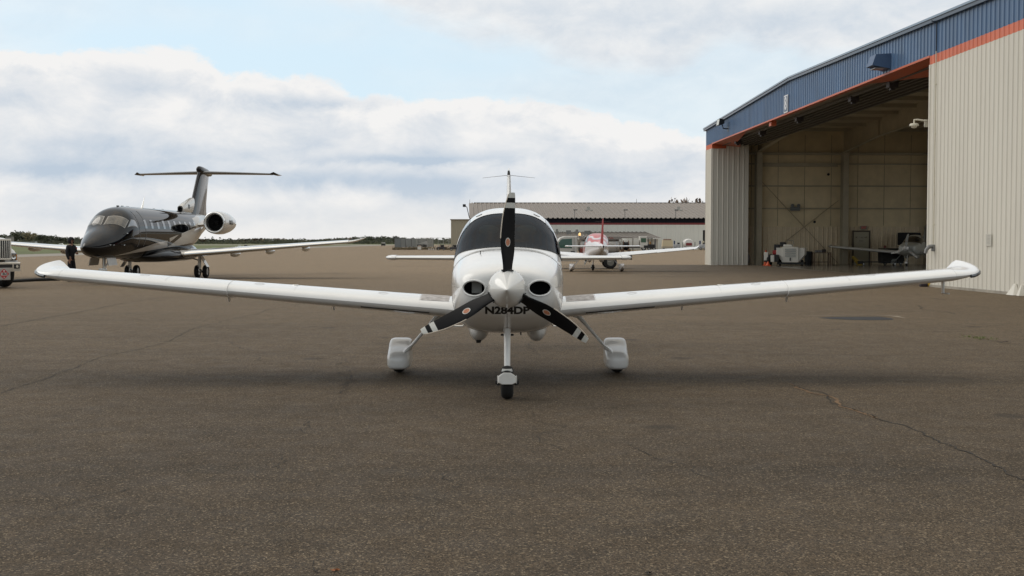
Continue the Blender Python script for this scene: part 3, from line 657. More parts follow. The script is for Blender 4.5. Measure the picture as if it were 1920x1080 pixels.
# ------------------------------------------------------------ ground
def ground_mat(name='asphalt', base=(.106, .075, .046), light=(.185, .134, .084), dark=(.050, .036, .023)):
    m_ = bpy.data.materials.new(name); m_.use_nodes = True; nt = m_.node_tree; N = nt.nodes; L = nt.links; b = N['Principled BSDF']
    tc = N.new('ShaderNodeTexCoord')
    def noise(s, d=5, r=.6, st=None, off=(0, 0, 0), dist=0):
        n = N.new('ShaderNodeTexNoise'); n.inputs['Scale'].default_value = s; n.inputs['Detail'].default_value = d; n.inputs['Roughness'].default_value = r; n.inputs['Distortion'].default_value = dist
        mp = N.new('ShaderNodeMapping'); mp.inputs['Scale'].default_value = st or (1, 1, 1); mp.inputs['Location'].default_value = off; L.new(tc.outputs['Object'], mp.inputs[0]); L.new(mp.outputs[0], n.inputs['Vector']); return n.outputs['Fac']
    def mr(x, a, b_, c=0, d=1):
        n = N.new('ShaderNodeMapRange'); L.new(x, n.inputs[0]); n.inputs[1].default_value = a; n.inputs[2].default_value = b_; n.inputs[3].default_value = c; n.inputs[4].default_value = d; return n.outputs[0]
    def mix(f, a, c, bt='MIX'):
        n = N.new('ShaderNodeMix'); n.data_type = 'RGBA'; n.blend_type = bt
        if isinstance(f, float): n.inputs[0].default_value = f
        else: L.new(f, n.inputs[0])
        for i, x in ((6, a), (7, c)):
            if isinstance(x, tuple): n.inputs[i].default_value = (*x, 1)
            else: L.new(x, n.inputs[i])
        return n.outputs[2]
    col = mix(mr(noise(.35, 7, .62), .35, .68), tuple(c*.93 for c in base), tuple(c*1.10 for c in base))
    # paving lanes and worn streaks running across the apron
    col = mix(mr(noise(.9, 6, .65, (.10, 1.0, 1)), .46, .68, 0, .75), col, dark)
    col = mix(mr(noise(.35, 6, .6, (.14, 1.3, 1), (9, 4, 0)), .48, .72, 0, .6), col, light)
    col = mix(mr(noise(.12, 5, .6, (1, 1, 1), (3, 7, 0)), .50, .70, 0, .6), col, dark)
    col = mix(mr(noise(1.1, 6, .7, (1, 1, 1), (13, 2, 0)), .52, .68, 0, .55), col, dark)
    col = mix(mr(noise(.7, 6, .7, (1, 1, 1), (23, 5, 0)), .52, .70, 0, .5), col, light)
    # paler with distance: the sunlit far apron is put into the colour
    sx = N.new('ShaderNodeSeparateXYZ'); L.new(tc.outputs['Object'], sx.inputs[0])
    yy = N.new('ShaderNodeMath'); yy.operation = 'MULTIPLY_ADD'; L.new(noise(.05, 5), yy.inputs[0]); yy.inputs[1].default_value = 30; L.new(sx.outputs[1], yy.inputs[2])
    col = mix(mr(yy.outputs[0], 22, 80, 0, .92), col, (.46, .335, .205))
    # soft hangar shadow in front of the doors, put into the ground colour
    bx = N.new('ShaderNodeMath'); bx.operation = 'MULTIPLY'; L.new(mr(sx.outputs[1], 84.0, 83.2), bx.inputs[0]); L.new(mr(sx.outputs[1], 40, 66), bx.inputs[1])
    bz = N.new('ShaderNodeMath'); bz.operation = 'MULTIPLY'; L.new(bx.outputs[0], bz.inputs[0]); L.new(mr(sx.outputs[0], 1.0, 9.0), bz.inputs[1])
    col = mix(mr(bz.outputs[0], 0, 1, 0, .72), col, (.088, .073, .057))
    # aggregate
    v = N.new('ShaderNodeTexVoronoi'); v.inputs['Scale'].default_value = 125; L.new(tc.outputs['Object'], v.inputs['Vector'])
    hs = N.new('ShaderNodeSeparateColor'); L.new(v.outputs['Color'], hs.inputs[0])
    big = mr(noise(1.3, 4, .6, None, (5, 5, 0)), .3, .7, .25, 1.0)
    mm = N.new('ShaderNodeMath'); mm.operation = 'MULTIPLY'; L.new(mr(hs.outputs[0], .80, .98, 0, .85), mm.inputs[0]); L.new(big, mm.inputs[1])
    mk = N.new('ShaderNodeMath'); mk.operation = 'MULTIPLY'; L.new(mm.outputs[0], mk.inputs[0]); L.new(mr(v.outputs['Distance'], .55, .25), mk.inputs[1])
    col = mix(mk.outputs[0], col, (.62, .53, .40))
    col = mix(mr(hs.outputs[1], .60, .85, 0, .85), col, (.022, .018, .013))
    fine = noise(190, 3, .7)
    col = mix(mr(fine, .30, .70, 0, .45), col, (.03, .025, .019))
    col = mix(mr(noise(26, 4, .75, (1, 1.6, 1), (2, 2, 0)), .44, .66, 0, .65), col, (.026, .021, .015))
    v3 = N.new('ShaderNodeTexVoronoi'); v3.inputs['Scale'].default_value = 92; L.new(tc.outputs['Object'], v3.inputs['Vector']); h3 = N.new('ShaderNodeSeparateColor'); L.new(v3.outputs['Color'], h3.inputs[0])
    col = mix(mr(h3.outputs[0], .86, .98, 0, .42), col, (.42, .33, .22)); col = mix(mr(h3.outputs[1], .72, .95, 0, .65), col, (.016, .012, .008))
    vs_ = N.new('ShaderNodeTexVoronoi'); vs_.inputs['Scale'].default_value = .55; L.new(tc.outputs['Object'], vs_.inputs['Vector']); sd_ = N.new('ShaderNodeMath'); sd_.operation = 'MULTIPLY_ADD'; L.new(noise(7, 4), sd_.inputs[0]); sd_.inputs[1].default_value = .16; L.new(vs_.outputs['Distance'], sd_.inputs[2])
    col = mix(mr(sd_.outputs[0], .14, .19, .6, 0), col, (.03, .024, .018))
    L.new(col, b.inputs['Base Color'])
    L.new(mr(noise(3, 4), .3, .7, .72, .92), b.inputs['Roughness']); b.inputs['Specular IOR Level'].default_value = .22
    bp = N.new('ShaderNodeBump'); bp.inputs['Strength'].default_value = .55; bp.inputs['Distance'].default_value = .006
    ad = N.new('ShaderNodeMath'); ad.operation = 'ADD'; L.new(fine, ad.inputs[0]); L.new(v.outputs['Distance'], ad.inputs[1]); L.new(ad.outputs[0], bp.inputs['Height']); L.new(bp.outputs[0], b.inputs['Normal'])
    return m_
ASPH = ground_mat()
GRD = 5000
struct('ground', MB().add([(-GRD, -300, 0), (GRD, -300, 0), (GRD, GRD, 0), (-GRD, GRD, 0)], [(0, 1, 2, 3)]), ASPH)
# painted / worn details of the apron
def ribbon(pts, w, z=.004, jit=.0, seed=1):
    rnd = random.Random(seed); vs = []; n = len(pts)
    for i, p in enumerate(pts):
        d = (Vector(pts[min(i+1, n-1)])-Vector(pts[max(i-1, 0)])); d = Vector((d.x, d.y)).normalized(); nx = Vector((-d.y, d.x))
        ww = w*(.35+1.3*rnd.random())*(0.15 if i in (0, n-1) else 1)
        o = (rnd.random()-.5)*jit
        for s_ in (-1, 1): vs.append((p[0]+nx.x*(s_*ww/2+o), p[1]+nx.y*(s_*ww/2+o), z))
    return vs, [(2*i, 2*i+1, 2*i+3, 2*i+2) for i in range(n-1)]
def fractal(a, b, amp, depth, rnd):
    if depth == 0: return [a]
    m_ = ((a[0]+b[0])/2, (a[1]+b[1])/2); L_ = math.hypot(b[0]-a[0], b[1]-a[1]); t = (rnd.random()-.5)*amp*L_
    m_ = (m_[0]-(b[1]-a[1])/max(L_, 1e-6)*t, m_[1]+(b[0]-a[0])/max(L_, 1e-6)*t)
    return fractal(a, m_, amp, depth-1, rnd)+fractal(m_, b, amp, depth-1, rnd)
GND = bpy.data.objects['ground']
CRK = mat('crack_dark', (.020, .016, .011), .95, var=.5, vscale=3); CRK2 = mat('crack_fill', (.15, .09, .045), .95, var=.4, vscale=6)
def crack(pp, w, m_, amp=.22, depth=4, seed=1, jit=.012):
    rnd = random.Random(seed); g = [gnd(*p) for p in pp]; pts = []
    for a, b in zip(g[:-1], g[1:]): pts += fractal((a.x, a.y), (b.x, b.y), amp, depth, rnd)
    pts.append((g[-1].x, g[-1].y)); v, f = ribbon(pts, w, .004, jit, seed)
    MB().add(v, f).build('crack', m_, GND)
crack([(1480, 719), (1540, 736), (1620, 775), (1650, 787), (1700, 800), (1750, 822), (1790, 838), (1850, 866), (1920, 900), (1990, 935)], .015, CRK, seed=3)
crack([(1480, 719), (1560, 745), (1625, 778), (1645, 785)], .03, CRK2, seed=3)
crack([(-60, 765), (60, 718), (160, 682), (260, 655), (340, 626), (430, 600), (520, 578), (640, 556)], .012, CRK, .10, 4, 5)
crack([(-60, 625), (60, 601), (150, 585), (250, 566), (310, 557), (430, 552)], .022, CRK, .06, 4, 6)
crack([(676, 668), (665, 690), (660, 706), (645, 722), (628, 745)], .012, CRK, .5, 4, 7)
crack([(640, 722), (668, 712), (655, 730)], .008, CRK, .5, 3, 8)
crack([(578, 786), (582, 800), (574, 812)], .008, CRK, .5, 3, 9)
crack([(530, 856), (526, 870), (522, 880)], .006, CRK, .5, 3, 10)
crack([(990, 640), (998, 655), (1012, 668)], .010, CRK, .4, 3, 11)
crack([(1712, 571), (1755, 583), (1790, 590)], .03, CRK, .3, 3, 12)
crack([(1840, 637), (1870, 640), (1925, 652), (1990, 660)], .02, CRK, .2, 4, 13)
crack([(1870, 730), (1890, 740)], .01, CRK, .4, 3, 14)
crack([(828, 890), (834, 915)], .006, CRK, .6, 3, 15); crack([(590, 1050), (598, 1075)], .006, CRK, .6, 3, 16)
crack([(1742, 559), (1775, 563)], .05, CRK, .1, 2, 17); crack([(1832, 570), (1860, 571)], .05, CRK, .1, 2, 18)
crack([(1580, 563), (1620, 568)], .04, CRK, .15, 3, 19)
crack([(90, 960), (180, 930), (260, 915)], .006, CRK, .3, 3, 40); crack([(1180, 830), (1230, 860), (1300, 875), (1350, 905)], .007, CRK, .3, 3, 41); crack([(700, 640), (760, 655), (830, 650)], .010, CRK, .3, 3, 42)
crack([(1240, 600), (1330, 612), (1430, 608)], .016, CRK, .2, 3, 43); crack([(420, 640), (500, 660), (560, 690)], .010, CRK, .3, 3, 44); crack([(1000, 760), (1060, 800), (1050, 850)], .006, CRK, .4, 3, 45)
# apron joints across the far pavement
for i, (a, b) in enumerate((((0, 501), (860, 499)), ((40, 521), (700, 512)), ((1060, 518), (1700, 520)), ((100, 488), (1300, 484)))): crack([a, ((a[0]+b[0])/2, (a[1]+b[1])/2), b], .10, CRK, .004, 3, 30+i)
# sunken dark patch near the hangar
pt = [gnd(*p) for p in ((1532, 596), (1560, 594.5), (1610, 594), (1650, 594), (1672, 597), (1676, 599.5), (1640, 600.5), (1600, 600), (1560, 598.5))]
MB().add([(p.x, p.y, .004) for p in pt], [tuple(range(len(pt)))]).build('asphalt_patch', mat('fresh_asphalt', (.018, .018, .020), .8, var=.3, vscale=6, bump=.5, bscale=80), GND)
v, f = ribbon([(gnd(x, y).x, gnd(x, y).y) for x, y in ((1500, 592), (1560, 591.5), (1640, 591), (1675, 593), (1700, 597))], .14, .006, .1, 4); MB().add(v, f).build('patch_edge', mat('worn_edge', (.22, .18, .13), .95, var=.3), GND)
# oil marks / tyre scuffs
for i, (x, y, w, h) in enumerate(((1020, 640, 60, 8), (640, 667, 40, 3), (1560, 700, 90, 6), (1010, 690, 50, 5))): pass

# grass, taxiway
GRASS = mat('grass_blades', (.075, .095, .018), .9, var=.35, vscale=.06, bump=.6, bscale=5, vcol=(.12, .14, .03))
bg = MB(); bg.add([(-900, 60, .02), (-62, 110, .02), (-60.5, 480, .02), (-900, 480, .02)], [(0, 1, 2, 3)])
bg.add([(-900, 560, .02), (-40, 560, .02), (120, 640, .02), (900, 640, .02), (900, 1400, .02), (-900, 1400, .02)], [(0, 1, 2, 3, 4, 5)])
g = bg.build('grass', GRASS); g['kind'] = 'stuff'
CONC = mat('old_concrete', (.25, .225, .19), .9, var=.12, vscale=.2)
struct('taxiway', MB().add([(-62, 110, .008), (-52, 110, .008), (-48, 480, .008), (-60.5, 480, .008)], [(0, 1, 2, 3)]).add([(-900, 480, .008), (-40, 480, .008), (-30, 560, .008), (-900, 560, .008)], [(0, 1, 2, 3)]), CONC)

# ------------------------------------------------------------ hangar (local x = along the facade towards the camera, y = into the building)
HC = Vector((13.96, 84.6, 0)); HD = Vector((15.75-13.96, 36.1-84.6, 0)).normalized()
Hm = Matrix(((HD.x, -HD.y, 0, HC.x), (HD.y, HD.x, 0, HC.y), (0, 0, 1, 0), (0, 0, 0, 1)))   # local y axis = left-normal of HD = into the building
hangar = thing('hangar', 'large metal hangar with blue fascia and orange trim, its door wide open', 'hangar', HC, math.atan2(HD.y, HD.x))
OP0, OP1, LEN = 1.95, 40.95, 66.0; ZF, ZO = 8.52, 8.20
def roofz(s_): return 10.27 - abs(s_-22.1)*.026
def corr(mb, s0, s1, zfun0, zfun1, pitch=.33, t0=0.0, depth=.032, axis='s', flat=0.0, sign=-1, mi=0):
    """corrugated sheet: trapezoid ribs along z. axis 's': runs along local x at y=t0; axis 't': runs along local y at x=t0"""
    n = int(round((s1-s0)/pitch)); p = (s1-s0)/n; prof = []
    for i in range(n):
        a = s0+i*p
        prof += [(a, 0), (a+p*.10, 1), (a+p*.24, 1), (a+p*.34, 0), (a+p*.62, 0), (a+p*.655, .12), (a+p*.69, 0)]
    prof.append((s1, 0)); lo, hi = [], []
    for a, d in prof:
        o = sign*d*depth
        z0 = zfun0(a) if callable(zfun0) else zfun0; z1 = zfun1(a) if callable(zfun1) else zfun1
        if axis == 's': lo.append((a, t0+o, z0)); hi.append((a, t0+o, z1))
        else: lo.append((t0+o, a, z0)); hi.append((t0+o, a, z1))
    k = len(lo); mb.add(lo+hi, [(i, i+1, k+i+1, k+i) for i in range(k-1)], mi); return mb
SIDING = mat('cream_siding', (.68, .645, .565), .5, var=.07, vscale=.8, vcol=(.73, .70, .62), stretch=(1, 1, .12)); BLUE = mat('blue_siding', (.058, .125, .245), .36, var=.22, vscale=.9, coat=.2, stretch=(1, 1, .3))
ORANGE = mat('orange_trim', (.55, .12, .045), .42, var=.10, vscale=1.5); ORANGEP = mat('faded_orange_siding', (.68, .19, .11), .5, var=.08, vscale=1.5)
INS = mat('insulation_vinyl', (.72, .60, .39), .75, var=.10, vscale=1.2, bump=.25, bscale=5); BEAM = mat('primer_beam', (.42, .37, .27), .6, var=.15, vscale=1); RIBW = mat('liner_panel', (.72, .60, .42), .6, var=.08)
for a_, b_ in ((OP1, LEN), (0, OP0)): w = MB(); corr(w, a_, b_, 0, ZO); w.build('siding', SIDING, hangar, None)
rt = MB(); corr(rt, .02, 2.55, 0, ZF, .36, OP0, .035, 't', sign=1); rt.box(OP0-.25, OP0+.012, 2.53, 2.60, 0, ZF); rt.build('door_return', SIDING, hangar)
rt = MB(); rt.box(OP1-.012, OP1+.25, .02, 2.6, 0, ZF); rt.build('door_return', SIDING, hangar)
w = MB(); corr(w, 0, LEN, ZF, roofz, .33, 0, .032); w.build('fascia', BLUE, hangar)
for a_, b_ in ((OP1, LEN), (0, OP0)): w = MB(); corr(w, a_, b_, ZO, ZF, .33, -.003); w.build('orange_band', ORANGEP, hangar)
MB().box(OP1+.1, LEN, -.05, -.036, .0, .09).build('base_flashing', mat('dusty_flashing', (.34, .31, .26), .8, var=.3, vscale=1.5), hangar)
# corner trims
for a_, b_, c_, d_ in ((-.03, .05, -.05, .2), (OP0-.07, OP0+.015, -.045, .018), (OP1-.015, OP1+.08, -.045, .018)): MB().box(a_, b_, c_, d_, 0, ZO-.004).build('corner_trim', SIDING, hangar)
# roof edge trim following the gable
tr = MB()
for a, b in ((-.3, 22.1), (22.1, LEN)): tr.loft([[(s_, -.16, roofz(s_)-.10), (s_, .3, roofz(s_)-.10), (s_, .3, roofz(s_)+.10), (s_, -.16, roofz(s_)+.10)] for s_ in (a, b)])
tr.build('roof_trim', mat('dark_blue_trim', (.028, .045, .075), .35, coat=.3), hangar)
tr = MB()
for a, b in ((-.32, 22.1), (22.1, LEN)): tr.loft([[(s_, -.20, roofz(s_)+.03), (s_, -.163, roofz(s_)+.03), (s_, -.163, roofz(s_)+.11), (s_, -.20, roofz(s_)+.11)] for s_ in (a, b)])
tr.build('roof_gutter', mat('pale_blue_trim', (.20, .27, .36), .3, coat=.3), hangar)
rf = MB(); DEP = 27
rf.add([(-.3, .3, roofz(-.3)+.08), (22.1, .3, roofz(22.1)+.08), (22.1, DEP, roofz(22.1)+.08), (-.3, DEP, roofz(-.3)+.08), (LEN, .3, roofz(LEN)+.08), (LEN, DEP, roofz(LEN)+.08)], [(0, 1, 2, 3), (1, 4, 5, 2)])
rf.build('roof', mat('galvanised_roof', (.32, .32, .32), .5, metal=.3), hangar)
rf = MB(); rf.add([(0, .05, roofz(0)-.12), (22.1, .05, roofz(22.1)-.12), (22.1, DEP, roofz(22.1)-.12), (0, DEP, roofz(0)-.12), (LEN, .05, roofz(LEN)-.12), (LEN, DEP, roofz(LEN)-.12)], [(0, 1, 2, 3), (1, 4, 5, 2)])
rf.build('ceiling', mat('ceiling_insulation', (.52, .45, .32), .8, var=.15, vscale=.6), hangar)
# orange soffit with splayed ends and the beige underside behind it
so = MB(); prof = [(OP0, 2.0), (OP0+2.2, 1.5), (OP0+4.6, .75), (OP0+8.7, .32), (OP1-12, .26), (OP1-7.5, .32), (OP1-3.7, 1.45), (OP1-.02, 2.3)]
for (a, da), (b, db) in zip(prof[:-1], prof[1:]): so.add([(a, -.03, ZF-.012), (b, -.03, ZF-.012), (b, db, ZF-.24 if db > .5 else ZF-.02), (a, da, ZF-.24 if da > .5 else ZF-.02)], [(0, 1, 2, 3)])
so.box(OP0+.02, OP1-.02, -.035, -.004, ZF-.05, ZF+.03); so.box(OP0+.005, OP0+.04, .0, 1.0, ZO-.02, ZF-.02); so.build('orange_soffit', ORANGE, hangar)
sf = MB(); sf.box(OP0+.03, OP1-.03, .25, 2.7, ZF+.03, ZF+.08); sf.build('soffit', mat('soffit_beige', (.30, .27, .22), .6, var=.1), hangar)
tk = MB()
for i, t in enumerate((.75, 1.10, 1.46, 1.82, 2.22, 2.62, 3.0)):
    tk.box(OP0+.1, OP1-.05, t-.015, t+.015, ZF-.13, ZF+.02); tk.box(OP0+.1, OP1-.05, t-.07, t+.07, ZF-.15, ZF-.13)
tk.build('door_track', mat('track_brown', (.13, .115, .095), .55, metal=.3, var=.2), hangar)
for s_ in (6.0, 12.5, 20.5, 29.5, 34.5): MB().bbox(s_, s_+.4, .65, 1.05, ZF-.36, ZF-.10, .03).box(s_+.1, s_+.3, .75, .95, ZF-.45, ZF-.36).build('track_motor', mat('motor_dark', (.04, .03, .028), .5), hangar)
MB().box(17.2, 17.7, .1, .4, ZF-.28, ZF-.02).build('red_bracket', ORANGE, hangar)
# header wall above the tracks, inside
MB().box(OP0, OP1, 3.05, 3.12, ZF-.05, 9.9).build('header_wall', BEAM, hangar)
# interior end wall (x small) with insulation, girts, wainscot, frames
EW = .28
MB().box(EW-.2, EW, 2.6, DEP, 0, 10).build('end_wall', INS, hangar)
MB().box(LEN-.3, LEN-.1, 0, DEP, 0, 9.2).box(0, LEN, DEP-.2, DEP, 8.3, 10).box(0, 2, DEP-.2, DEP, 0, 8.3).box(48, LEN, DEP-.2, DEP, 0, 8.3).box(-.04, -.01, 0, DEP, 0, roofz(0)-.1).build('outer_wall', INS, hangar)  # unseen far side left open, added to let more daylight inside
MB().box(OP1+.3, LEN, .15, .2, 0, ZF).build('front_lining', INS, hangar)
wn = MB(); corr(wn, 2.7, DEP-.3, 0, 2.72, .335, EW+.03, .05, 't', sign=1); wn.build('wainscot_panel', RIBW, hangar)
gi = MB()
for z in (4.03, 5.64, 7.22): gi.box(EW+.003, EW+.10, 2.7, DEP-.3, z-.045, z+.045)
gi.box(EW+.003, EW+.2, 3.9, 9.4, 7.02, 7.28); gi.box(EW+.003, EW+.35, 2.7, DEP-.3, 7.86, 8.02); gi.build('wall_girt', BEAM, hangar)
se = MB()
for t in [3.2+1.93*k for k in range(14)]:
    se.tube([(EW+.004, t, 2.8), (EW+.004, t+.02, 9.3)], .012, 4)
se.build('insulation_seam', mat('seam_brown', (.12, .105, .07), .8), hangar)
for (t0, t1) in ((3.7, 9.5), (9.5, 3.7)): MB().tube([(EW+.12, t0, 6.2 if t0 < t1 else 4.6), (EW+.12, t1+(0 if t0 < t1 else 1.4), .1 if t0 < t1 else 1.2)], .022, 6).build('wind_brace', mat('rust_rod', (.36, .29, .19), .7), hangar)
for k, t in enumerate((3.62, 9.85, 16.3, 23.0)):
    co = MB()
    for s_, d in ((EW+.45, 1),):
        co.box(s_-.35, s_+.25, t-.015, t+.015, 0, 8.1); co.box(s_+.25, s_+.27, t-.20, t+.20, 0, 8.05); co.box(s_-.37, s_-.35, t-.20, t+.20, 0, 8.1)
    co.build('column', BEAM, hangar)
    ra = MB(); zz = [(.4, 8.05), (7.8, 8.62), (22.1, 9.0), (36.4, 8.62), (LEN-1, 8.05)]
    for (a, za), (b, zb) in zip(zz[:-1], zz[1:]):
        ra.add([(a, t-.01, za), (b, t-.01, zb), (b, t-.01, roofz(b)-.14), (a, t-.01, roofz(a)-.14), (a, t+.01, za), (b, t+.01, zb), (b, t+.01, roofz(b)-.14), (a, t+.01, roofz(a)-.14)], [(0, 1, 2, 3), (4, 7, 6, 5), (0, 4, 5, 1), (3, 2, 6, 7)])
        ra.add([(a, t-.16, za-.012), (a, t+.16, za-.012), (b, t+.16, zb-.012), (b, t-.16, zb-.012), (a, t-.16, za-.03), (a, t+.16, za-.03), (b, t+.16, zb-.03), (b, t-.16, zb-.03)], [(0, 1, 2, 3), (4, 7, 6, 5), (0, 4, 5, 1), (2, 6, 7, 3), (0, 3, 7, 4), (1, 5, 6, 2)])
        ra.box(b-.03, b+.03, t-.16, t+.16, zb, roofz(b)-.15)
    ra.build('rafter', BEAM, hangar)
pu = MB()
for s_ in range(2, 62, 3): pu.box(s_, s_+.08, 2.8, DEP-.3, roofz(s_)-.35, roofz(s_)-.125)
pu.build('purlin', BEAM, hangar)
struct('hangar_floor', MB().add([tuple(Hm @ Vector(p)) for p in ((EW, 2.95, .006), (LEN-.3, 2.95, .006), (LEN-.3, DEP-.3, .006), (EW, DEP-.3, .006))], [(0, 1, 2, 3)]), mat('sealed_concrete', (.17, .15, .12), .14, var=.25, vscale=.8, spec=.6))
struct('door_rail', MB().add([tuple(Hm @ Vector(p)) for p in ((OP0, 2.84, .010), (OP1, 2.84, .010), (OP1, 2.95, .010), (OP0, 2.95, .010))], [(0, 1, 2, 3)]), mat('worn_rail', (.30, .27, .22), .5, metal=.2, var=.3))
# personnel door, exit sign, notices on the end wall
dr = MB(); dr.box(EW+.09, EW+.12, 10.65, 11.75, 0, 2.35); do = dr.build('door', mat('door_beige', (.42, .38, .27), .5, var=.05), hangar)
MB().box(EW+.09, EW+.15, 10.55, 10.65, 0, 2.45).box(EW+.09, EW+.15, 11.75, 11.85, 0, 2.45).box(EW+.09, EW+.15, 10.55, 11.85, 2.35, 2.45).build('door_frame', mat('door_frame_brown', (.09, .07, .05), .6), do)
tv, tf = text_mesh('EXIT', .26, .004); 
for tx, z, y, h, m_ in (('NO SMOKING', 1.95, 11.2, .15, BLACK), ('AREA', 1.7, 11.2, .15, BLACK)):
    tv, tf = text_mesh(tx, h, .002); MB().add([(EW+.125, y-u*1.0, z+v_) for u, v_ in tv] if False else [(EW+.125, y+u*.9, z+v_) for u, v_ in tv], tf).build('notice_text', m_, do)
MB().box(EW+.12, EW+.125, 10.9, 11.5, 1.6, 2.08).build('notice', mat('notice_cream', (.44, .40, .30), .5), do)
xs = MB(); xs.box(EW+.09, EW+.20, 11.1, 11.6, 2.52, 2.78); xo = xs.build('exit_sign', mat('exit_housing', (.30, .27, .22), .5), hangar)
tv, tf = text_mesh('EXIT', .22, .006); MB().add([(EW+.204, 11.35+u*.8, 2.65+v_) for u, v_ in tv], tf).build('exit_text', mat('exit_red', (.75, .04, .03), .4), xo)
em = thing('emergency_light', 'grey twin emergency light fixed on the hangar back wall', 'light fixture', Hm @ Vector((EW+.11, 6.35, 3.98)), math.atan2(HD.y, HD.x))
MB().bbox(0, .16, -.35, .35, -.12, .16, .03).build('housing', mat('fixture_grey', (.16, .17, .17), .5), em)
for t in (-.22, .22): MB().rev([(.02, 0), (.11, .05), (.12, .16), (.02, .17)], 'x', (.04, t, .26), 14).build('lamp_head', mat('fixture_grey', (.16, .17, .17), .5), em, 40)
for (px_, py_) in ((1553, 327), (1527, 416)):
    p = at(px_, py_, 84.15); MB().rev([(.001, -.03), (.09, -.02), (.1, .04)], 'x', tuple(Hm.inverted() @ p), 12).build('wall_vent', DARK, hangar)

# ------------------------------------------------------------ things on the facade
def fac(px, py, out=0.0):
    """point on the facade plane seen at a photo pixel"""
    o = Vector((0, 0, CAM_H)); d = at(px, py, 10)-o; nrm = Vector((-HD.y, HD.x, 0)); c = HC-nrm*out
    return o+d*((c-o).dot(nrm)/d.dot(nrm))
ang = math.atan2(HD.y, HD.x)
p = fac(1664, 118); bxl = thing('wall_light', 'boxy blue shielded light fixture high on the blue fascia', 'light fixture', p, ang)
MB().loft([[(x, y, z) for x, y, z in ((-.45, 0, -.30), (.45, 0, -.30), (.45, 0, .32), (-.45, 0, .32))], [(-.36, -.75, -.14), (.36, -.75, -.14), (.36, -.60, .30), (-.36, -.60, .30)]]).build('housing', mat('fixture_blue', (.05, .10, .20), .4), bxl)
MB().box(-.3, .3, -.62, -.1, -.262, -.235).build('lens', mat('lens_grey', (.3, .3, .3), .3), bxl).location = (0, 0, .0)
p = fac(1366, 238); fl = thing('floodlight', 'black floodlight with pale lens on a bent arm at the fascia corner', 'light fixture', p, ang)
MB().tube([(0, .0, -.12), (0, -.35, -.10), (0, -.42, .15)], .035, 8).box(-.12, .12, -.03, .0, -.3, .0).build('arm', BLACK, fl)
MB().loft([[(-.42, -.72, .08), (.42, -.72, .08), (.42, -.66, .52), (-.42, -.66, .52)], [(-.36, -.36, .18), (.36, -.36, .18), (.36, -.34, .46), (-.36, -.34, .46)]]).build('housing', BLACK, fl)
MB().add([(-.36, -.735, .12), (.36, -.735, .12), (.36, -.68, .48), (-.36, -.68, .48)], [(0, 1, 2, 3)]).build('lens', mat('floodlight_lens', (.62, .60, .52), .25), fl)
p = fac(1476, 195); sg = thing('number_sign', 'white outlined number 8 on the blue fascia', 'sign', p+Vector((-.06, 0, 0)), ang)
MB().box(-.37, .37, -.02, .02, -.47, .47).build('border', mat('sign_white', (.72, .72, .74), .5), sg)
MB().box(-.30, .30, -.026, -.02, -.40, .40).build('panel', mat('sign_blue', (.10, .16, .24), .5), sg)
tv, tf = text_mesh('8', .95, .03); MB().add([(u*.95, -.032, v_*.98) for u, v_ in tv], tf).build('digit', mat('sign_white', (.72, .72, .74), .5), sg)
p = fac(1738, 232); cm = thing('security_camera', 'white dome security camera on a bracket at the door opening', 'camera', p, ang)
MB().box(-.05, .0, -.09, .09, -.12, .16).tube([(0, -.0, .10), (-.12, -.30, .16), (-.16, -.42, .16), (-.16, -.42, .02)], .035, 10).build('bracket', CREAM, cm, 40)
MB().rev([(.02, .06), (.14, .04), (.17, 0), (.17, -.05), (.11, -.06), (.10, -.11), (.02, -.14)], 'z', (-.16, -.42, -.02), 20).build('dome', CREAM, cm, 40)
p0, p1 = fac(1757.5, 150), fac(1753.5, 460); cz0, cz1 = p0.z, p1.z; q = fac(1755, 300)
cn = thing('conduit', 'thin wall conduit running up beside the hangar door opening', 'conduit', (q.x, q.y, 0), ang)
MB().tube([(0, -.05, 1.55), (0, -.05, 9.55)], .022, 8).build('pipe', CREAM, cn, 40)
MB().tube([(0, -.05, 8.6), (0, -.05, 9.62), (0, -.25, 9.70)], .024, 8).build('upper_pipe', mat('dark_blue_trim', (.028, .045, .075), .35), cn, 40)
for z in (2.3, 3.4, 5.6, 7.4): MB().box(-.05, .05, -.08, -.02, z-.02, z+.02).build('clamp', CREAM, cn)
p = fac(1752, 464); ol = thing('outdoor_outlet', 'grey metal elbow fitting at the foot of the wall conduit', 'outlet', (q.x, q.y, 1.42), ang)
MB().bbox(-.10, .10, -.10, -.01, -.10, .14, .02).build('box', GREYM, ol)
MB().tube([(0, -.08, .08), (0, -.22, .06), (0, -.32, -.06), (0, -.34, -.18)], [.075, .075, .065, .055], 12).build('spout', GREYM, ol, 40)
p = fac(1856, 450); no = thing('wall_notice', 'small faded paper notice on the cream siding', 'notice', p, ang)
MB().box(-.20, .20, -.045, -.037, -.20, .20).build('paper', mat('notice_paper', (.56, .54, .48), .7), no)
ln = MB()
for k in range(7): ln.box(-.14, .10 if k % 2 else .14, -.048, -.045, .14-.045*k, .15-.045*k)
ln.build('printed_lines', mat('ink_grey', (.30, .29, .27), .7), no)
p = fac(1906, 549); ds = thing('splash_guard', 'small cream sheet metal deflector at the foot of the wall', 'guard', (p.x, p.y, 0), ang)
MB().loft([[(-.30, -.04, .01), (.30, -.04, .01), (.24, -.22, .01), (-.24, -.22, .01)], [(-.05, -.035, .36), (.05, -.035, .36), (.04, -.07, .36), (-.04, -.07, .36)]]).build('deflector', SIDING, ds)
MB().loft([[(.36, -.04, .01), (.62, -.04, .01), (.58, -.2, .01), (.40, -.2, .01)], [(.40, -.035, .34), (.50, -.035, .34), (.48, -.07, .34), (.42, -.07, .34)]]).build('deflector', SIDING, ds)
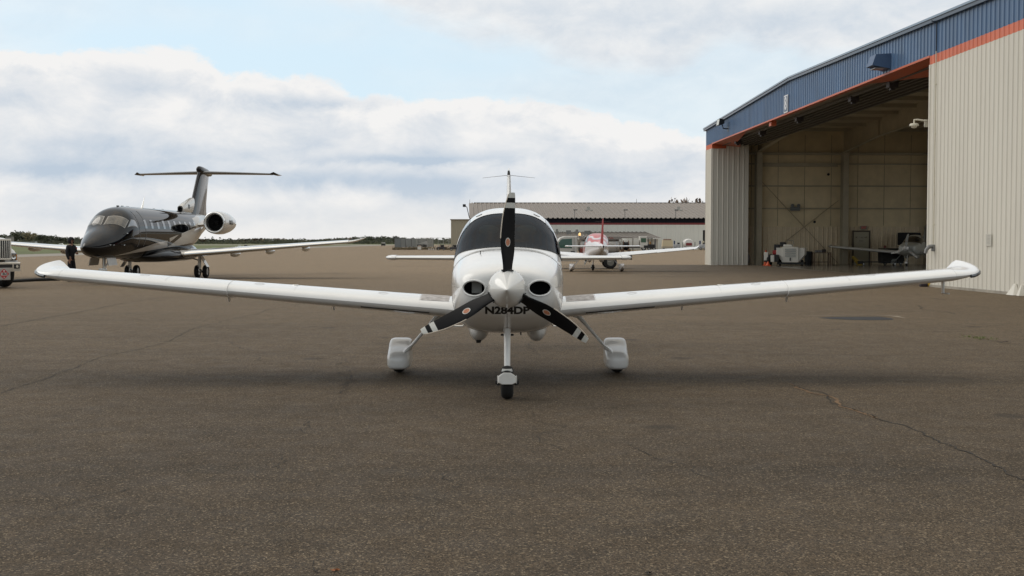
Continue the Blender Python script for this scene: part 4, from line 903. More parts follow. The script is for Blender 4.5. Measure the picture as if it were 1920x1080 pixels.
# yellow chock bag by the wall
p = gnd(1745, 537.5); yb = thing('wheel_chock', 'yellow wheel chock with dark end lying by the hangar wall', 'wheel chock', (p.x, p.y, 0), .1)
MB().bbox(-.12, .42, -.13, .13, .0, .20, .05).build('chock', mat('safety_yellow', (.62, .38, .03), .5, var=.1), yb)
MB().bbox(.36, .62, -.11, .11, .0, .19, .06).build('end_block', mat('rust_orange', (.36, .13, .03), .6, var=.2), yb)
MB().bbox(-.42, -.14, -.09, .09, 0, .15, .05).build('handle', mat('dark_purple_rubber', (.04, .03, .04), .6), yb)
# tuft of grass, leaves
rnd = random.Random(4); p = gnd(1835, 634); tf_ = MB()
for k in range(160):
    x, y = rnd.gauss(0, .13), rnd.gauss(0, .22); a = rnd.random()*6.28; h = .012+rnd.random()*.03
    tf_.add([(p.x+x, p.y+y, .002), (p.x+x+.012*math.cos(a), p.y+y+.012*math.sin(a), .002), (p.x+x+.03*math.cos(a+1), p.y+y+.03*math.sin(a+1), h)], [(0, 1, 2)])
o = tf_.build('weed_tuft', mat('weed_green', (.10, .12, .03), .8)); tag(o, 'small green weed growing through a crack in the asphalt', 'weed')
def leaf(px, py, m_, lab, s_=.05):
    p = gnd(px, py); mb = MB(); pts = []
    for k in range(14):
        a = 2*math.pi*k/14; r = s_*(1 if k % 2 else .55)*(1.4 if k in (0, 1, 13) else 1); pts.append((p.x+r*math.cos(a), p.y+r*math.sin(a)*.9, .006+.012*((k*7) % 5)/5))
    mb.add([(p.x, p.y, .006)]+pts, [(0, 1+k, 1+(k+1) % 14) for k in range(14)]); o = mb.build('leaf', m_); tag(o, lab, 'leaf')
leaf(627, 1072, mat('leaf_orange', (.22, .075, .02), .7, var=.3, vscale=30), 'orange autumn leaf on the asphalt at the bottom edge', .024)
leaf(1883, 641, mat('leaf_brown', (.05, .03, .02), .7), 'dark brown leaf beside the weed on the asphalt', .06)
leaf(1214, 1077, mat('leaf_black', (.02, .015, .01), .7), 'blackish leaf on the asphalt near the bottom edge', .02)
# ------------------------------------------------------------ black business jet
def livery():
    m_ = mat('jet_livery', (.012, .012, .014), .03, spec=.3); nt = m_.node_tree; N = nt.nodes; L = nt.links; b = N['Principled BSDF']
    tc = N.new('ShaderNodeTexCoord'); s = N.new('ShaderNodeSeparateXYZ'); L.new(tc.outputs['Object'], s.inputs[0]); Y, Z = s.outputs[1], s.outputs[2]
    def mth(op, a, c):
        n = N.new('ShaderNodeMath'); n.operation = op
        for i, x in enumerate((a, c)):
            if isinstance(x, (int, float)): n.inputs[i].default_value = x
            else: L.new(x, n.inputs[i])
        return n.outputs[0]
    def line(k, y0, z0): return mth('SUBTRACT', Z, mth('ADD', mth('MULTIPLY', mth('SUBTRACT', Y, y0), k), z0))   # >0 above the line
    def AND(*a):
        r = a[0]
        for x in a[1:]: r = mth('MINIMUM', r, x)
        return r
    def OR(*a):
        r = a[0]
        for x in a[1:]: r = mth('MAXIMUM', r, x)
        return r
    neg = lambda x: mth('MULTIPLY', x, -1)
    yg = lambda v: mth('SUBTRACT', Y, v)
    sw = AND(line(.055, 1.6, 1.10), neg(line(.13, 2.4, 1.20)), yg(1.5))
    hole1 = AND(line(.08, 5.2, 1.58), neg(line(.08, 5.2, 1.73)), yg(5.4), neg(yg(7.0)))
    hole2 = AND(line(.30, 7.2, 1.42), neg(line(.30, 7.2, 1.62)), yg(7.2), neg(yg(8.8)))
    hole3 = AND(neg(line(-1.2, 7.4, 1.5)), line(-1.2, 7.1, 1.5), line(0, 0, 1.5), neg(line(0, 0, 2.15)))
    rear = AND(yg(11.3), line(.35, 12, 1.9), neg(line(.12, 11.3, 2.75)))
    sil = OR(AND(sw, neg(OR(hole1, hole2, hole3))), rear)
    cmp_ = mth('GREATER_THAN', sil, 0)
    mx = N.new('ShaderNodeMix'); mx.data_type = 'RGBA'; L.new(cmp_, mx.inputs[0]); mx.inputs[6].default_value = (.004, .004, .005, 1); mx.inputs[7].default_value = (.46, .43, .39, 1); L.new(mx.outputs[2], b.inputs['Base Color'])
    return m_
LIV = livery(); JBLK = mat('jet_black', (.004, .004, .005), .06, spec=.3); JSIL = mat('jet_silver', (.58, .56, .52), .22, metal=.25, coat=.6, var=.04)
JLE = mat('polished_leading_edge', (.80, .80, .79), .16, metal=.9); JUND = mat('jet_underside', (.055, .05, .048), .4)
JST = [(0, .02, 1.44, 1.50, 1.47, 2, 2), (.05, .09, 1.36, 1.54, 1.45, 2, 2), (.2, .21, 1.25, 1.64, 1.44, 2, 2), (.5, .37, 1.14, 1.79, 1.44, 2, 2.1), (1.0, .56, 1.05, 2.01, 1.50, 2, 2.2), (1.5, .70, 1.01, 2.20, 1.60, 2.0, 2.2),
       (1.8, .77, 1.0, 2.34, 1.68, 2.1, 2.2), (2.3, .86, .98, 2.70, 1.80, 2.25, 2.2), (2.8, .93, .97, 2.96, 1.92, 2.3, 2.2), (3.4, .95, .96, 3.08, 2.0, 2.1, 2.1), (4.5, .95, .95, 3.12, 2.03, 2.05, 2.05), (9.5, .95, .95, 3.12, 2.03, 2.05, 2.05),
       (11, .90, 1.08, 3.12, 2.1, 2, 2), (12.5, .74, 1.42, 3.10, 2.28, 2, 2), (14, .48, 1.85, 3.05, 2.5, 2, 2), (15.5, .24, 2.25, 3.0, 2.65, 2, 2), (16.6, .06, 2.6, 2.85, 2.72, 2, 2)]
def jpt(y, t, off=0.0):
    hw, zb, zt, zc, nt, nb = interp(JST, y); c, s_ = math.cos(t), math.sin(t); e = nt if s_ >= 0 else nb
    return ((hw+off)*sgnpow(c, 2/e), y, zc + ((zt-zc+off) if s_ >= 0 else (zc-zb+off))*sgnpow(s_, 2/e))
JYAW = R(-1.5)
jet = thing('business_jet', 'glossy black twin engine business jet with silver swooshes parked on the left apron', 'jet', (-16.05, 44.1, 0), -JYAW*0 + R(-1.5)*1.0)
ys = []; y = 0.0
while y < 16.6: ys.append(y); y += .04 if y < .4 else .1 if y < 3.5 else .3
ys.append(16.6); TJ = [2*math.pi*k/64 for k in range(64)]
MB().loft([[jpt(y, t) for t in TJ] for y in ys]).build('fuselage', LIV, jet, 60)
def jpatch(ya, yb, yc, yd, ta, tb, name, m_, off, sgn=1, nr=8, nc=10, parent=None, rnd=0.0):
    """bottom edge ya..yb, top edge yc..yd, angles ta..tb (deg from horizontal)"""
    mb = MB(); vv = []
    for i in range(nr):
        for j in range(nc):
            u, w = j/(nc-1), i/(nr-1); t = R(ta+(tb-ta)*w); yy = (ya+(yc-ya)*w)*(1-u)+(yb+(yd-yb)*w)*u
            vv.append(jpt(yy, t if sgn > 0 else math.pi-t, off))
    mb.add(vv, [(i*nc+j, i*nc+j+1, (i+1)*nc+j+1, (i+1)*nc+j) for i in range(nr-1) for j in range(nc-1)]); return mb.build(name, m_, parent or jet, 80)
# cockpit windows: front pair seen from ahead, then side panes
def front_pane(sgn, corners, name, m_, off):
    """corners in (y, theta) order: lower inner, lower outer, upper outer, upper inner"""
    mb = MB(); vv = []; n = 9
    for i in range(n):
        for j in range(n):
            u, w = j/(n-1), i/(n-1)
            yy = (corners[0][0]*(1-u)+corners[1][0]*u)*(1-w)+(corners[3][0]*(1-u)+corners[2][0]*u)*w
            tt = R((corners[0][1]*(1-u)+corners[1][1]*u)*(1-w)+(corners[3][1]*(1-u)+corners[2][1]*u)*w)
            vv.append(jpt(yy, tt if sgn > 0 else math.pi-tt, off))
    mb.add(vv, [(i*n+j, i*n+j+1, (i+1)*n+j+1, (i+1)*n+j) for i in range(n-1) for j in range(n-1)]); return mb.build(name, m_, jet, 80)
GL = mat('cockpit_glass', (.07, .065, .055), .06, coat=.4, var=.6, vscale=4.0, vcol=(.17, .155, .13)); FRM = mat('pane_frame', (.30, .29, .27), .35, metal=.5)
for sgn in (1, -1):
    A = [(1.78, 87), (2.16, 28), (2.60, 36), (2.24, 87)]; front_pane(sgn, A, 'pane_frame', FRM, .006)
    front_pane(sgn, [(1.81, 85), (2.17, 30.5), (2.56, 37.5), (2.22, 84.5)], 'windshield', GL, .012)
    B = [(2.32, 25), (3.16, 11), (3.06, 29), (2.76, 35)]; front_pane(sgn, B, 'pane_frame', FRM, .006)
    front_pane(sgn, [(2.36, 25.5), (3.10, 13), (3.02, 28), (2.77, 33.5)], 'side_pane', mat('sky_glass', (.20, .23, .27), .05, coat=1), .012)
    for k in range(10):
        y0 = 4.0+.78*k
        if 1: jpatch(y0, y0+.27, y0, y0+.27, 9, 29, 'cabin_window', mat('cabin_window_glass', (.02, .022, .025), .05, coat=1), .006, sgn, 6, 4)
# door outline
for sgn in (1,):
    dl = MB(); dl.tube([jpt(3.35, R(a), .004) for a in range(-30, 56, 5)], .006, 4); dl.tube([jpt(4.05, R(a), .004) for a in range(-30, 56, 5)], .006, 4); dl.build('door_outline', mat('outline_grey', (.30, .30, .30), .4), jet)
# probes on the nose
for (y_, a) in ((1.0, 5), (1.2, 0), (2.15, 14), (1.9, -12)):
    p = Vector(jpt(y_, R(a), .0)); MB().tube([p, p+Vector((.08, -.02, 0)), p+Vector((.09, -.12, 0))], .014, 6).build('pitot_probe', JLE, jet)
MB().tube([(0, 6.4, 3.12), (0, 6.7, 3.62)], [.05, .008], 8, sy=.3).build('blade_antenna', JLE, jet)
for y_ in (3.4, 3.9, 4.5, 7.8, 9.0): MB().bbox(-.025, .025, y_, y_+.2, 3.08, 3.135, .01).build('antenna_bump', GREYM, jet)
# wing body fairing
bf = MB(); BST = [(5.2, .35, 1.00, 1.10, 1.04), (5.6, .75, .86, 1.22, 1.02), (6.4, 1.05, .78, 1.36, 1.02), (7.5, 1.22, .76, 1.42, 1.02), (9.5, 1.24, .76, 1.42, 1.02), (11, 1.05, .84, 1.4, 1.08), (12.2, .6, 1.15, 1.5, 1.3), (12.8, .2, 1.4, 1.55, 1.45)]
bf.loft([section(y_, a, b, c, d, 2.4, 2.8, 40) for y_, a, b, c, d in [(yy, *interp(BST, yy)) for yy in [5.2+.2*k for k in range(39)]]]); bf.build('belly_fairing', JBLK, jet, 60)
# wings
for sgn in (1, -1):
    def zj(s): return 1.06+.078*(s-1.0)
    st = [(.7, 7.6, zj(.9), 3.1, .13, 2), (1.3, 8.0, zj(1.3), 2.55, .135, 2), (2.5, 8.25, zj(2.5), 2.2, .13, 1.5), (5.0, 8.65, zj(5), 1.75, .125, 1), (8.4, 9.2, zj(8.4), 1.12, .12, .5)]
    wo = wing_mesh(st, sgn, 14).build('wing', JSIL, jet, 40)
    wing_mesh([(8.4, 9.2, zj(8.4), 1.12, .12, .5), (8.7, 9.32, zj(8.7)+.03, .95, .11, .5), (8.95, 9.6, zj(8.95)+.10, .6, .10, 0), (9.1, 9.9, zj(9.1)+.16, .25, .08, 0)], sgn, 12).build('wing_tip', JSIL, wo, 40)
    le = MB(); sc = [(s_[0], s_[1], s_[2], s_[3]) for s_ in st[1:]]
    rings = []
    for s_, yl, z, ch in sc:
        fo = foil(ch, .138, .02, 14); n = len(fo); ring = []
        sel = [fo[i] for i in range(9, 21)]
        for x, h in sel: ring.append((sgn*s_, yl-.012+x*1.0, z+h*1.04+.01))
        rings.append(ring)
    le.loft(rings, False, False, False); le.build('leading_edge', JLE, wo, 60)
    for s_ in (3.15, 4.7, 6.3):
        ff = MB(); z = zj(s_)-.10; y0 = 8.45+.16*s_
        ff.loft([[(sgn*s_+r*math.cos(t), yy, z-.03+r*1.1*math.sin(t)) for t in [2*math.pi*k/14 for k in range(14)]] for yy, r in ((y0-.1, .02), (y0+.1, .09), (y0+.5, .13), (y0+1.1, .11), (y0+1.6, .02))]); ff.build('flap_track_fairing', JSIL, wo, 60)
    # engine
    ex, ez = sgn*1.70, 2.56
    en = MB(); en.rev([(.385, .32), (.40, .10), (.43, .015), (.465, 0), (.50, .03), (.53, .22), (.555, .7), (.545, 1.3), (.48, 1.95), (.40, 2.45), (.34, 2.75), (.31, 2.72), (.30, 2.3)], 'y', (ex, 11.35, ez), 40, cap=False)
    eo = en.build('engine_nacelle', mat('nacelle_silver', (.58, .565, .54), .22, coat=.6, metal=.15, var=.03), jet, 60)
    MB().rev([(.405, .10), (.432, .012), (.466, -.004), (.503, .026), (.515, .07)], 'y', (ex, 11.35, ez), 40, cap=False).build('intake_lip', JLE, eo, 70)
    MB().rev([(.001, .62), (.386, .60), (.39, .12)], 'y', (ex, 11.35, ez), 32, cap=False).build('intake_duct', mat('intake_dark', (.02, .02, .02), .5), eo, 60)
    fb = MB()
    for k in range(18):
        a = 2*math.pi*k/18; c0, s0 = math.cos(a), math.sin(a); c1, s1 = math.cos(a+.26), math.sin(a+.26)
        fb.add([(ex+.10*c0, 11.80, ez+.10*s0), (ex+.10*c1, 11.88, ez+.10*s1), (ex+.38*c1, 11.90, ez+.38*s1), (ex+.38*c0, 11.80, ez+.38*s0)], [(0, 1, 2, 3)])
    fb.build('fan_blades', mat('fan_metal', (.10, .10, .10), .35, metal=.8), eo)
    MB().rev([(.002, .30), (.06, .36), (.11, .50)], 'y', (ex, 11.35, ez), 20, cap=False).build('fan_spinner', mat('fan_metal', (.10, .10, .10), .35, metal=.8), eo, 60)
    py = MB(); py.loft([[(sgn*x_, y_, z_) for y_, z_ in ((11.9, 2.50+dz), (12.1, 2.60+dz), (13.3, 2.62+dz), (13.9, 2.54+dz), (13.3, 2.44+dz), (12.1, 2.42+dz))] for x_, dz in ((.6, -.06), (1.22, 0))]); py.build('pylon', JSIL, jet)
    tv, tf = text_mesh('N223', .27, .012); pts = []
    for u, v_ in tv:
        a = v_/.56; pts.append((ex+sgn*.566*math.cos(a+.02), 12.35+u*1.05, ez+.566*math.sin(a+.02)))
    MB().add(pts, tf).build('registration_text', mat('registration_black', (.012, .012, .012), .4), eo)
    # main gear
    gx = sgn*1.6
    lg = MB(); lg.tube([(gx, 9.35, 1.05), (gx, 9.35, .42)], [.07, .055], 12); lg.tube([(gx, 9.35, .45), (gx, 9.62, .28)], [.05, .045], 10); lg.tube([(gx, 9.40, .80), (sgn*.95, 9.35, 1.0)], .03, 8); lg.tube([(gx-.22, 9.62, .28), (gx+.22, 9.62, .28)], .035, 10); lg.tube([(gx, 9.2, 1.0), (gx, 9.05, .55), (gx, 9.32, .50)], .018, 8)
    lg.build('main_gear_leg', ALU, jet, 50)
    MB().loft([[(gx+sgn*.02, 9.12, 1.05), (gx+sgn*.05, 9.12, 1.05), (gx+sgn*.05, 9.6, 1.05), (gx+sgn*.02, 9.6, 1.05)], [(gx+sgn*.36, 9.12, .52), (gx+sgn*.39, 9.12, .52), (gx+sgn*.39, 9.55, .52), (gx+sgn*.36, 9.55, .52)]]).build('gear_door', JSIL, jet)
    for dx in (-.19, .19): wheel(jet, (gx+dx, 9.62, .30), .30, .20)
    MB().rev([(.02, 0), (.10, .04), (.11, .15), (.03, .22)], 'y', (sgn*.55, 5.6, .98), 12).build('landing_light', CLEAR, jet)
# nose gear
ng = MB(); ng.tube([(0, 1.95, 1.1), (0, 1.88, .45), (0, 1.90, .24)], [.065, .055, .04], 12); ng.tube([(0, 2.6, 1.0), (0, 1.92, .6)], .028, 8); ng.tube([(-.15, 1.92, .22), (.15, 1.92, .22)], .03, 10); ng.tube([(-.1, 1.84, .52), (.1, 1.84, .52)], .035, 8)
ng.build('nose_gear_leg', ALU, jet, 50)
MB().bbox(-.16, .16, 1.74, 1.83, .46, .62, .03).build('taxi_light', JLE, jet)
for sgn in (-1, 1):
    MB().loft([[(sgn*.30, y_, 1.04), (sgn*.33, y_, 1.04), (sgn*.40, y_, .74), (sgn*.37, y_, .74)] for y_ in (1.35, 2.3)]).build('nose_gear_door', mat('door_grey', (.36, .34, .31), .35, metal=.4, var=.15), jet)
    wheel(jet, (sgn*.12, 1.92, .215), .215, .13)
# fin, bullet, tailplane, dorsal scoop
fin = MB(); rings = []
for z, yl, ch, tc in ((2.9, 12.6, 3.5, .10), (3.2, 13.1, 2.9, .11), (3.6, 13.5, 2.5, .11), (4.4, 14.1, 2.15, .11), (5.1, 14.62, 1.95, .11), (5.25, 14.68, 1.9, .13)): rings.append([(h, yl+x, z) for x, h in foil(ch, tc, 0, 12)])
fin.loft(rings); fm = mat('fin_livery', (.012, .012, .014), .06, spec=.35)
if 1:
    nt = fm.node_tree; N = nt.nodes; L = nt.links; tc = N.new('ShaderNodeTexCoord'); sp_ = N.new('ShaderNodeSeparateXYZ'); L.new(tc.outputs['Object'], sp_.inputs[0])
    a1 = N.new('ShaderNodeMath'); a1.operation = 'MULTIPLY_ADD'; L.new(sp_.outputs[2], a1.inputs[0]); a1.inputs[1].default_value = -.48; L.new(sp_.outputs[1], a1.inputs[2])
    mr_ = N.new('ShaderNodeValToRGB'); mr_.color_ramp.interpolation = 'CONSTANT'
    L.new(a1.outputs[0], (mm_ := N.new('ShaderNodeMapRange')).inputs[0]); mm_.inputs[1].default_value = 11.4; mm_.inputs[2].default_value = 14.4; L.new(mm_.outputs[0], mr_.inputs[0])
    e = mr_.color_ramp.elements; e[0].position = 0; e[0].color = (.012, .012, .014, 1); e[1].position = .42; e[1].color = (.10, .10, .10, 1)
    for p_, c_ in ((.55, (.22, .215, .205, 1)), (.74, (.05, .05, .05, 1)), (.80, (.42, .40, .37, 1))): q = e.new(p_); q.color = c_
    L.new(mr_.outputs[0], N['Principled BSDF'].inputs['Base Color'])
fo = fin.build('fin', fm, jet, 50)
bu = MB(); rings = []
for y_, r, z in ((14.55, .03, 5.26), (14.62, .09, 5.27), (14.8, .14, 5.26), (15.2, .165, 5.23), (16.0, .16, 5.18), (16.8, .09, 5.14), (17.1, .02, 5.12)): rings.append([(r*math.cos(t), y_, z+r*1.3*math.sin(t)) for t in [2*math.pi*k/20 for k in range(20)]])
bu.loft(rings); bu.build('tail_bullet', JBLK, jet, 60)
for sgn in (1, -1):
    to = wing_mesh([(.1, 15.0, 5.14, 1.6, .11, 0), (1.2, 15.25, 5.13, 1.35, .11, 0), (3.35, 15.8, 5.10, .85, .11, 0)], sgn, 12, 0).build('tailplane', mat('tailplane_grey', (.075, .075, .075), .22, coat=.4), jet, 40)
    MB().loft([[(sgn*x_, y_, 5.10+dz) for x_, y_, dz in ((3.30, y0, .0), (3.50, y0+.1, .10*k), (3.72, y0+.35, -.02), (3.50, y0+.3, -.05))] for y0, k in ((15.75, 1), (16.2, 1), (16.55, .6))]).build('tailplane_tip', JBLK, to, 40)
sc = MB(); rings = []
for y_, w_, z0, z1 in ((11.6, .10, 3.10, 3.30), (11.66, .13, 3.07, 3.36), (12.1, .15, 3.0, 3.52), (13.2, .14, 2.95, 3.80), (14.0, .08, 2.9, 3.85)): rings.append(section(y_, w_, z0, z1, (z0+z1)/2, 2.6, 2.6, 24))
sc.loft(rings, False, True); so_ = sc.build('dorsal_scoop', JSIL, jet, 50)
MB().loft([section(11.6, .095, 3.11, 3.29, 3.2, 2.6, 2.6, 24), section(11.8, .08, 3.13, 3.27, 3.2, 2.6, 2.6, 24)], False, True).build('scoop_opening', DARK, so_)
MB().loft([section(11.59, .115, 3.09, 3.31, 3.2, 2.6, 2.6, 24), section(11.65, .135, 3.065, 3.365, 3.21, 2.6, 2.6, 24)], False, False).build('scoop_lip', JBLK, so_, 60)
MB().box(-.156, .156, 12.5, 12.7, 3.26, 3.45).build('scoop_vent', mat('vent_dark_blue', (.06, .08, .10), .4), so_)
# red cover / chocks under the jet
rt_ = thing('wheel_chock', 'small red wheel chock beside the main wheel under the black jet', 'wheel chock', (-17.6, 52.9, 0), .2)
MB().prism([(-.2, 0), (.2, 0), (.12, .16), (-.12, .16)], -.1, .1).build('chock', RED, rt_)

# ------------------------------------------------------------ fuel truck at the left edge
TW = mat('truck_white', (.76, .76, .75), .22, coat=.6, var=.03); CHR = mat('chrome', (.66, .66, .65), .14, metal=.95, var=.1); BMP = mat('bumper_metal', (.50, .47, .42), .3, metal=.8, var=.2, vscale=4)
ta = R(50); tr_ = thing('fuel_truck', 'white fuel truck with upright chrome grille and red placards, cut by the left edge', 'truck', (-18.48, 41.70, 0), ta)
hd = MB(); rings = []
for y_, hw, zt in ((.10, .72, 1.74), (.16, .76, 1.80), (.5, .78, 1.84), (1.6, .80, 1.88)): rings.append([(-hw, y_, 1.02), (hw, y_, 1.02), (hw, y_, zt-.16), (hw-.10, y_, zt-.04), (hw*.5, y_, zt), (-hw*.5, y_, zt), (-hw+.10, y_, zt-.04), (-hw, y_, zt-.16)])
hd.loft(rings); hd.build('hood', TW, tr_, 40, bevel=.02)
gr = MB(); gr.bbox(-.68, .68, .02, .12, 1.06, 1.74, .05); go = gr.build('grille', BLACK, tr_, 40)
sl = MB(); sl.box(-.71, .71, .0, .06, 1.02, 1.08); sl.box(-.71, .71, .001, .06, 1.70, 1.77); sl.box(-.72, -.67, -.002, .062, 1.02, 1.77); sl.box(.67, .72, -.002, .062, 1.02, 1.77); sl.build('grille_surround', CHR, go, bevel=.01)
for k in range(17): MB().bbox(-.624+k*.078-.014, -.624+k*.078+.014, -.015, .03, 1.08, 1.70, .008).build('grille_bar', CHR, go)
for sgn in (-1, 1):
    fd = MB(); pr = [(.22, .62), (.14, .80), (.15, 1.20), (.30, 1.46), (.70, 1.56), (1.45, 1.58), (1.62, 1.40), (1.62, .78), (1.50, .78), (1.42, 1.06), (1.18, 1.24), (.86, 1.26), (.60, 1.12), (.48, .86), (.44, .62)]
    fd.loft([[(sgn*x_, a, b if i not in (3, 4, 5) else b-dz) for i, (a, b) in enumerate(pr)] for x_, dz in ((.55, 0), (.86, .02), (.98, .12), (1.02, .3))]); fd.build('fender', TW, tr_, 40)
    hl = MB(); hl.bbox(sgn*.85-.125, sgn*.85+.125, .07, .22, .98, 1.26, .05); ho = hl.build('headlight', mat('headlight_dark', (.035, .037, .04), .1, coat=1), tr_, 40)
    MB().rev([(.002, .02), (.07, .0), (.085, -.01), (.085, .02)], 'y', (sgn*.83, .06, 1.12), 18).build('bulb', CHR, ho, 50)
    MB().bbox(sgn*.94-.025, sgn*.94+.025, .06, .2, 1.0, 1.22, .02).build('turn_signal', mat('amber_lens', (.4, .16, .03), .2), ho)
    wheel(tr_, (sgn*.90, .92, .53), .53, .34, hub_mat=mat('wheel_white', (.5, .5, .5), .4, metal=.3))
    for yy in (5.4,):
        for dx in (-.17, .17): wheel(tr_, (sgn*.95+dx, yy, .51), .51, .28)
bm_ = MB(); bm_.loft([[(x_, y0, .60), (x_, y0, .72), (x_, y0, .90), (x_, y0+.04, .93), (x_, y0+.2, .93), (x_, y0+.2, .60)] for x_, y0 in ((-1.08, .06), (-.95, -.16), (-.6, -.24), (.6, -.24), (.95, -.16), (1.08, .06))]); bo = bm_.build('bumper', BMP, tr_, 30)
for sgn in (-1, 1):
    MB().bbox(sgn*.80-.11, sgn*.80+.11, -.235, -.12, .70, .86, .02).build('fog_light_recess', BLACK, bo)
    MB().rev([(.002, 0), (.05, .0), (.06, .03)], 'y', (sgn*.80, -.25, .78), 14).build('fog_light', CHR, bo)
MB().box(-.62, .62, -.252, -.235, .74, .86).build('bumper_slot', BLACK, bo)
pl = MB(); pl.bbox(.02, .52, -.30, -.27, .30, .74, .02); pl.bbox(-.72, -.02, -.30, -.27, .30, .74, .02); po = pl.build('placard_holder', mat('placard_metal', (.42, .40, .38), .4, metal=.5), tr_)
pr_ = mat('placard_red', (.42, .035, .04), .4)
MB().prism([(.28, .33), (.47, .52), (.28, .71), (.09, .52)], -.306, -.301).build('hazard_diamond', pr_, po)
MB().box(-.68, -.06, -.306, -.301, .34, .70).build('fuel_grade_plate', pr_, po)
MB().box(.165, .395, -.309, -.306, .47, .57).build('number_panel', BLADEW, po)
def plate_text(txt, cx, cz, h, m_, bold=.004, y_=-.311):
    tv, tf = text_mesh(txt, h, bold); MB().add([(cx+u, y_, cz+v_) for u, v_ in tv], tf).build('placard_text', m_, po)
plate_text('1863', .28, .52, .105, BLACK, y_=-.3115); plate_text('3', .28, .395, .07, BLADEW, y_=-.3085); plate_text('JET A', -.37, .57, .17, BLADEW, .006, -.3085); plate_text('NO SMOKING', -.37, .42, .075, BLADEW, .002, -.3085)
MB().prism([(.265, .60), (.295, .60), (.31, .63), (.28, .675), (.25, .63)], -.3085, -.306).build('flame_symbol', BLADEW, po)
cb = MB(); cb.loft([[(-.95, 1.62, 1.2), (.95, 1.62, 1.2), (.95, 1.62, 1.7), (-.95, 1.62, 1.7)], [(-1.0, 1.75, 1.0), (1.0, 1.75, 1.0), (1.0, 1.75, 1.95), (-1.0, 1.75, 1.95)], [(-1.08, 2.1, .9), (1.08, 2.1, .9), (1.02, 2.1, 2.62), (-1.02, 2.1, 2.62)], [(-1.08, 3.3, .9), (1.08, 3.3, .9), (1.02, 3.3, 2.66), (-1.02, 3.3, 2.66)]]); cb.build('cab', TW, tr_, 30, bevel=.03)
MB().loft([[(-.92, 1.76, 2.02), (.92, 1.76, 2.02), (.92, 1.74, 1.98), (-.92, 1.74, 1.98)], [(-.88, 2.03, 2.50), (.88, 2.03, 2.50), (.88, 2.01, 2.46), (-.88, 2.01, 2.46)]]).build('windscreen', TINT, tr_)
for sgn in (-1, 1):
    MB().loft([[(sgn*1.105, 2.0, 1.75), (sgn*1.105, 3.1, 1.75), (sgn*1.09, 3.1, 1.8)], [(sgn*1.065, 2.2, 2.42), (sgn*1.065, 3.05, 2.42), (sgn*1.06, 3.05, 2.4)]]).build('door_window', TINT, tr_)
MB().box(-.45, .45, .4, 8.2, .62, .86).build('chassis', BLACK, tr_)
tk = MB(); rings = []
for y_, k in ((3.7, .85), (3.8, 1), (7.9, 1), (8.0, .85)): rings.append([(1.12*k*sgnpow(math.cos(t), .75), y_, 1.85+.80*k*sgnpow(math.sin(t), .75)) for t in [2*math.pi*q/32 for q in range(32)]])
tk.loft(rings); tk.build('tank', TW, tr_, 40)
# power cable on the ground from the truck towards the jet
cp = [gnd(*p) for p in ((-5, 531.5), (30, 529.5), (70, 527.5), (120, 526), (170, 524.5), (215, 522), (248, 518))]
cb = MB(); cb.tube([(p.x, p.y, .07) for p in cp], .065, 8); o = cb.build('ground_hose', mat('hose_black', (.012, .012, .012), .7), None, 50); tag(o, 'thick black hose lying on the apron between the fuel truck and the jet', 'hose')
o.data.transform(Matrix.Translation((0, 0, 0)))

# ------------------------------------------------------------ person in black beside the jet
def skin_obj(name, verts, edges, m_, parent, root=0, sub=1):
    """verts: (x,y,z,r[,ry])"""
    me = bpy.data.meshes.new(name); me.from_pydata([v[:3] for v in verts], edges, []); o = bpy.data.objects.new(name, me); COL.objects.link(o)
    o.modifiers.new('skin', 'SKIN'); sk = me.skin_vertices[0].data if me.skin_vertices else None
    if sk is None: return o
    for i, v in enumerate(verts): sk[i].radius = (v[3], v[4] if len(v) > 4 else v[3]); sk[i].use_root = (i == root)
    s_ = o.modifiers.new('sub', 'SUBSURF'); s_.levels = sub+1; s_.render_levels = sub+1
    dg = bpy.context.evaluated_depsgraph_get(); dg.update(); m2 = bpy.data.meshes.new_from_object(o.evaluated_get(dg)); bpy.data.objects.remove(o)
    m2.materials.clear(); m2.materials.append(m_); m2.polygons.foreach_set('use_smooth', [True]*len(m2.polygons)); o = bpy.data.objects.new(name, m2); COL.objects.link(o); o.parent = parent
    return o
SKINM = mat('skin', (.42, .24, .17), .5, var=.06, vscale=30); CLO = mat('black_fabric', (.012, .013, .018), .85, var=.3, vscale=12); CLO2 = mat('black_trousers', (.010, .011, .016), .85, var=.3, vscale=12)
ps = thing('person', 'person in black hooded jacket, cap and black trousers standing beside the jet', 'person', (-18.25, 48.6, 0), R(72))
k = 1.03   # a tall adult; faces local -Y, then turned towards the jet
def V(x, y, z, r, r2=None): return (x*k, y*k, z*k, r*k) if r2 is None else (x*k, y*k, z*k, r*k, r2*k)
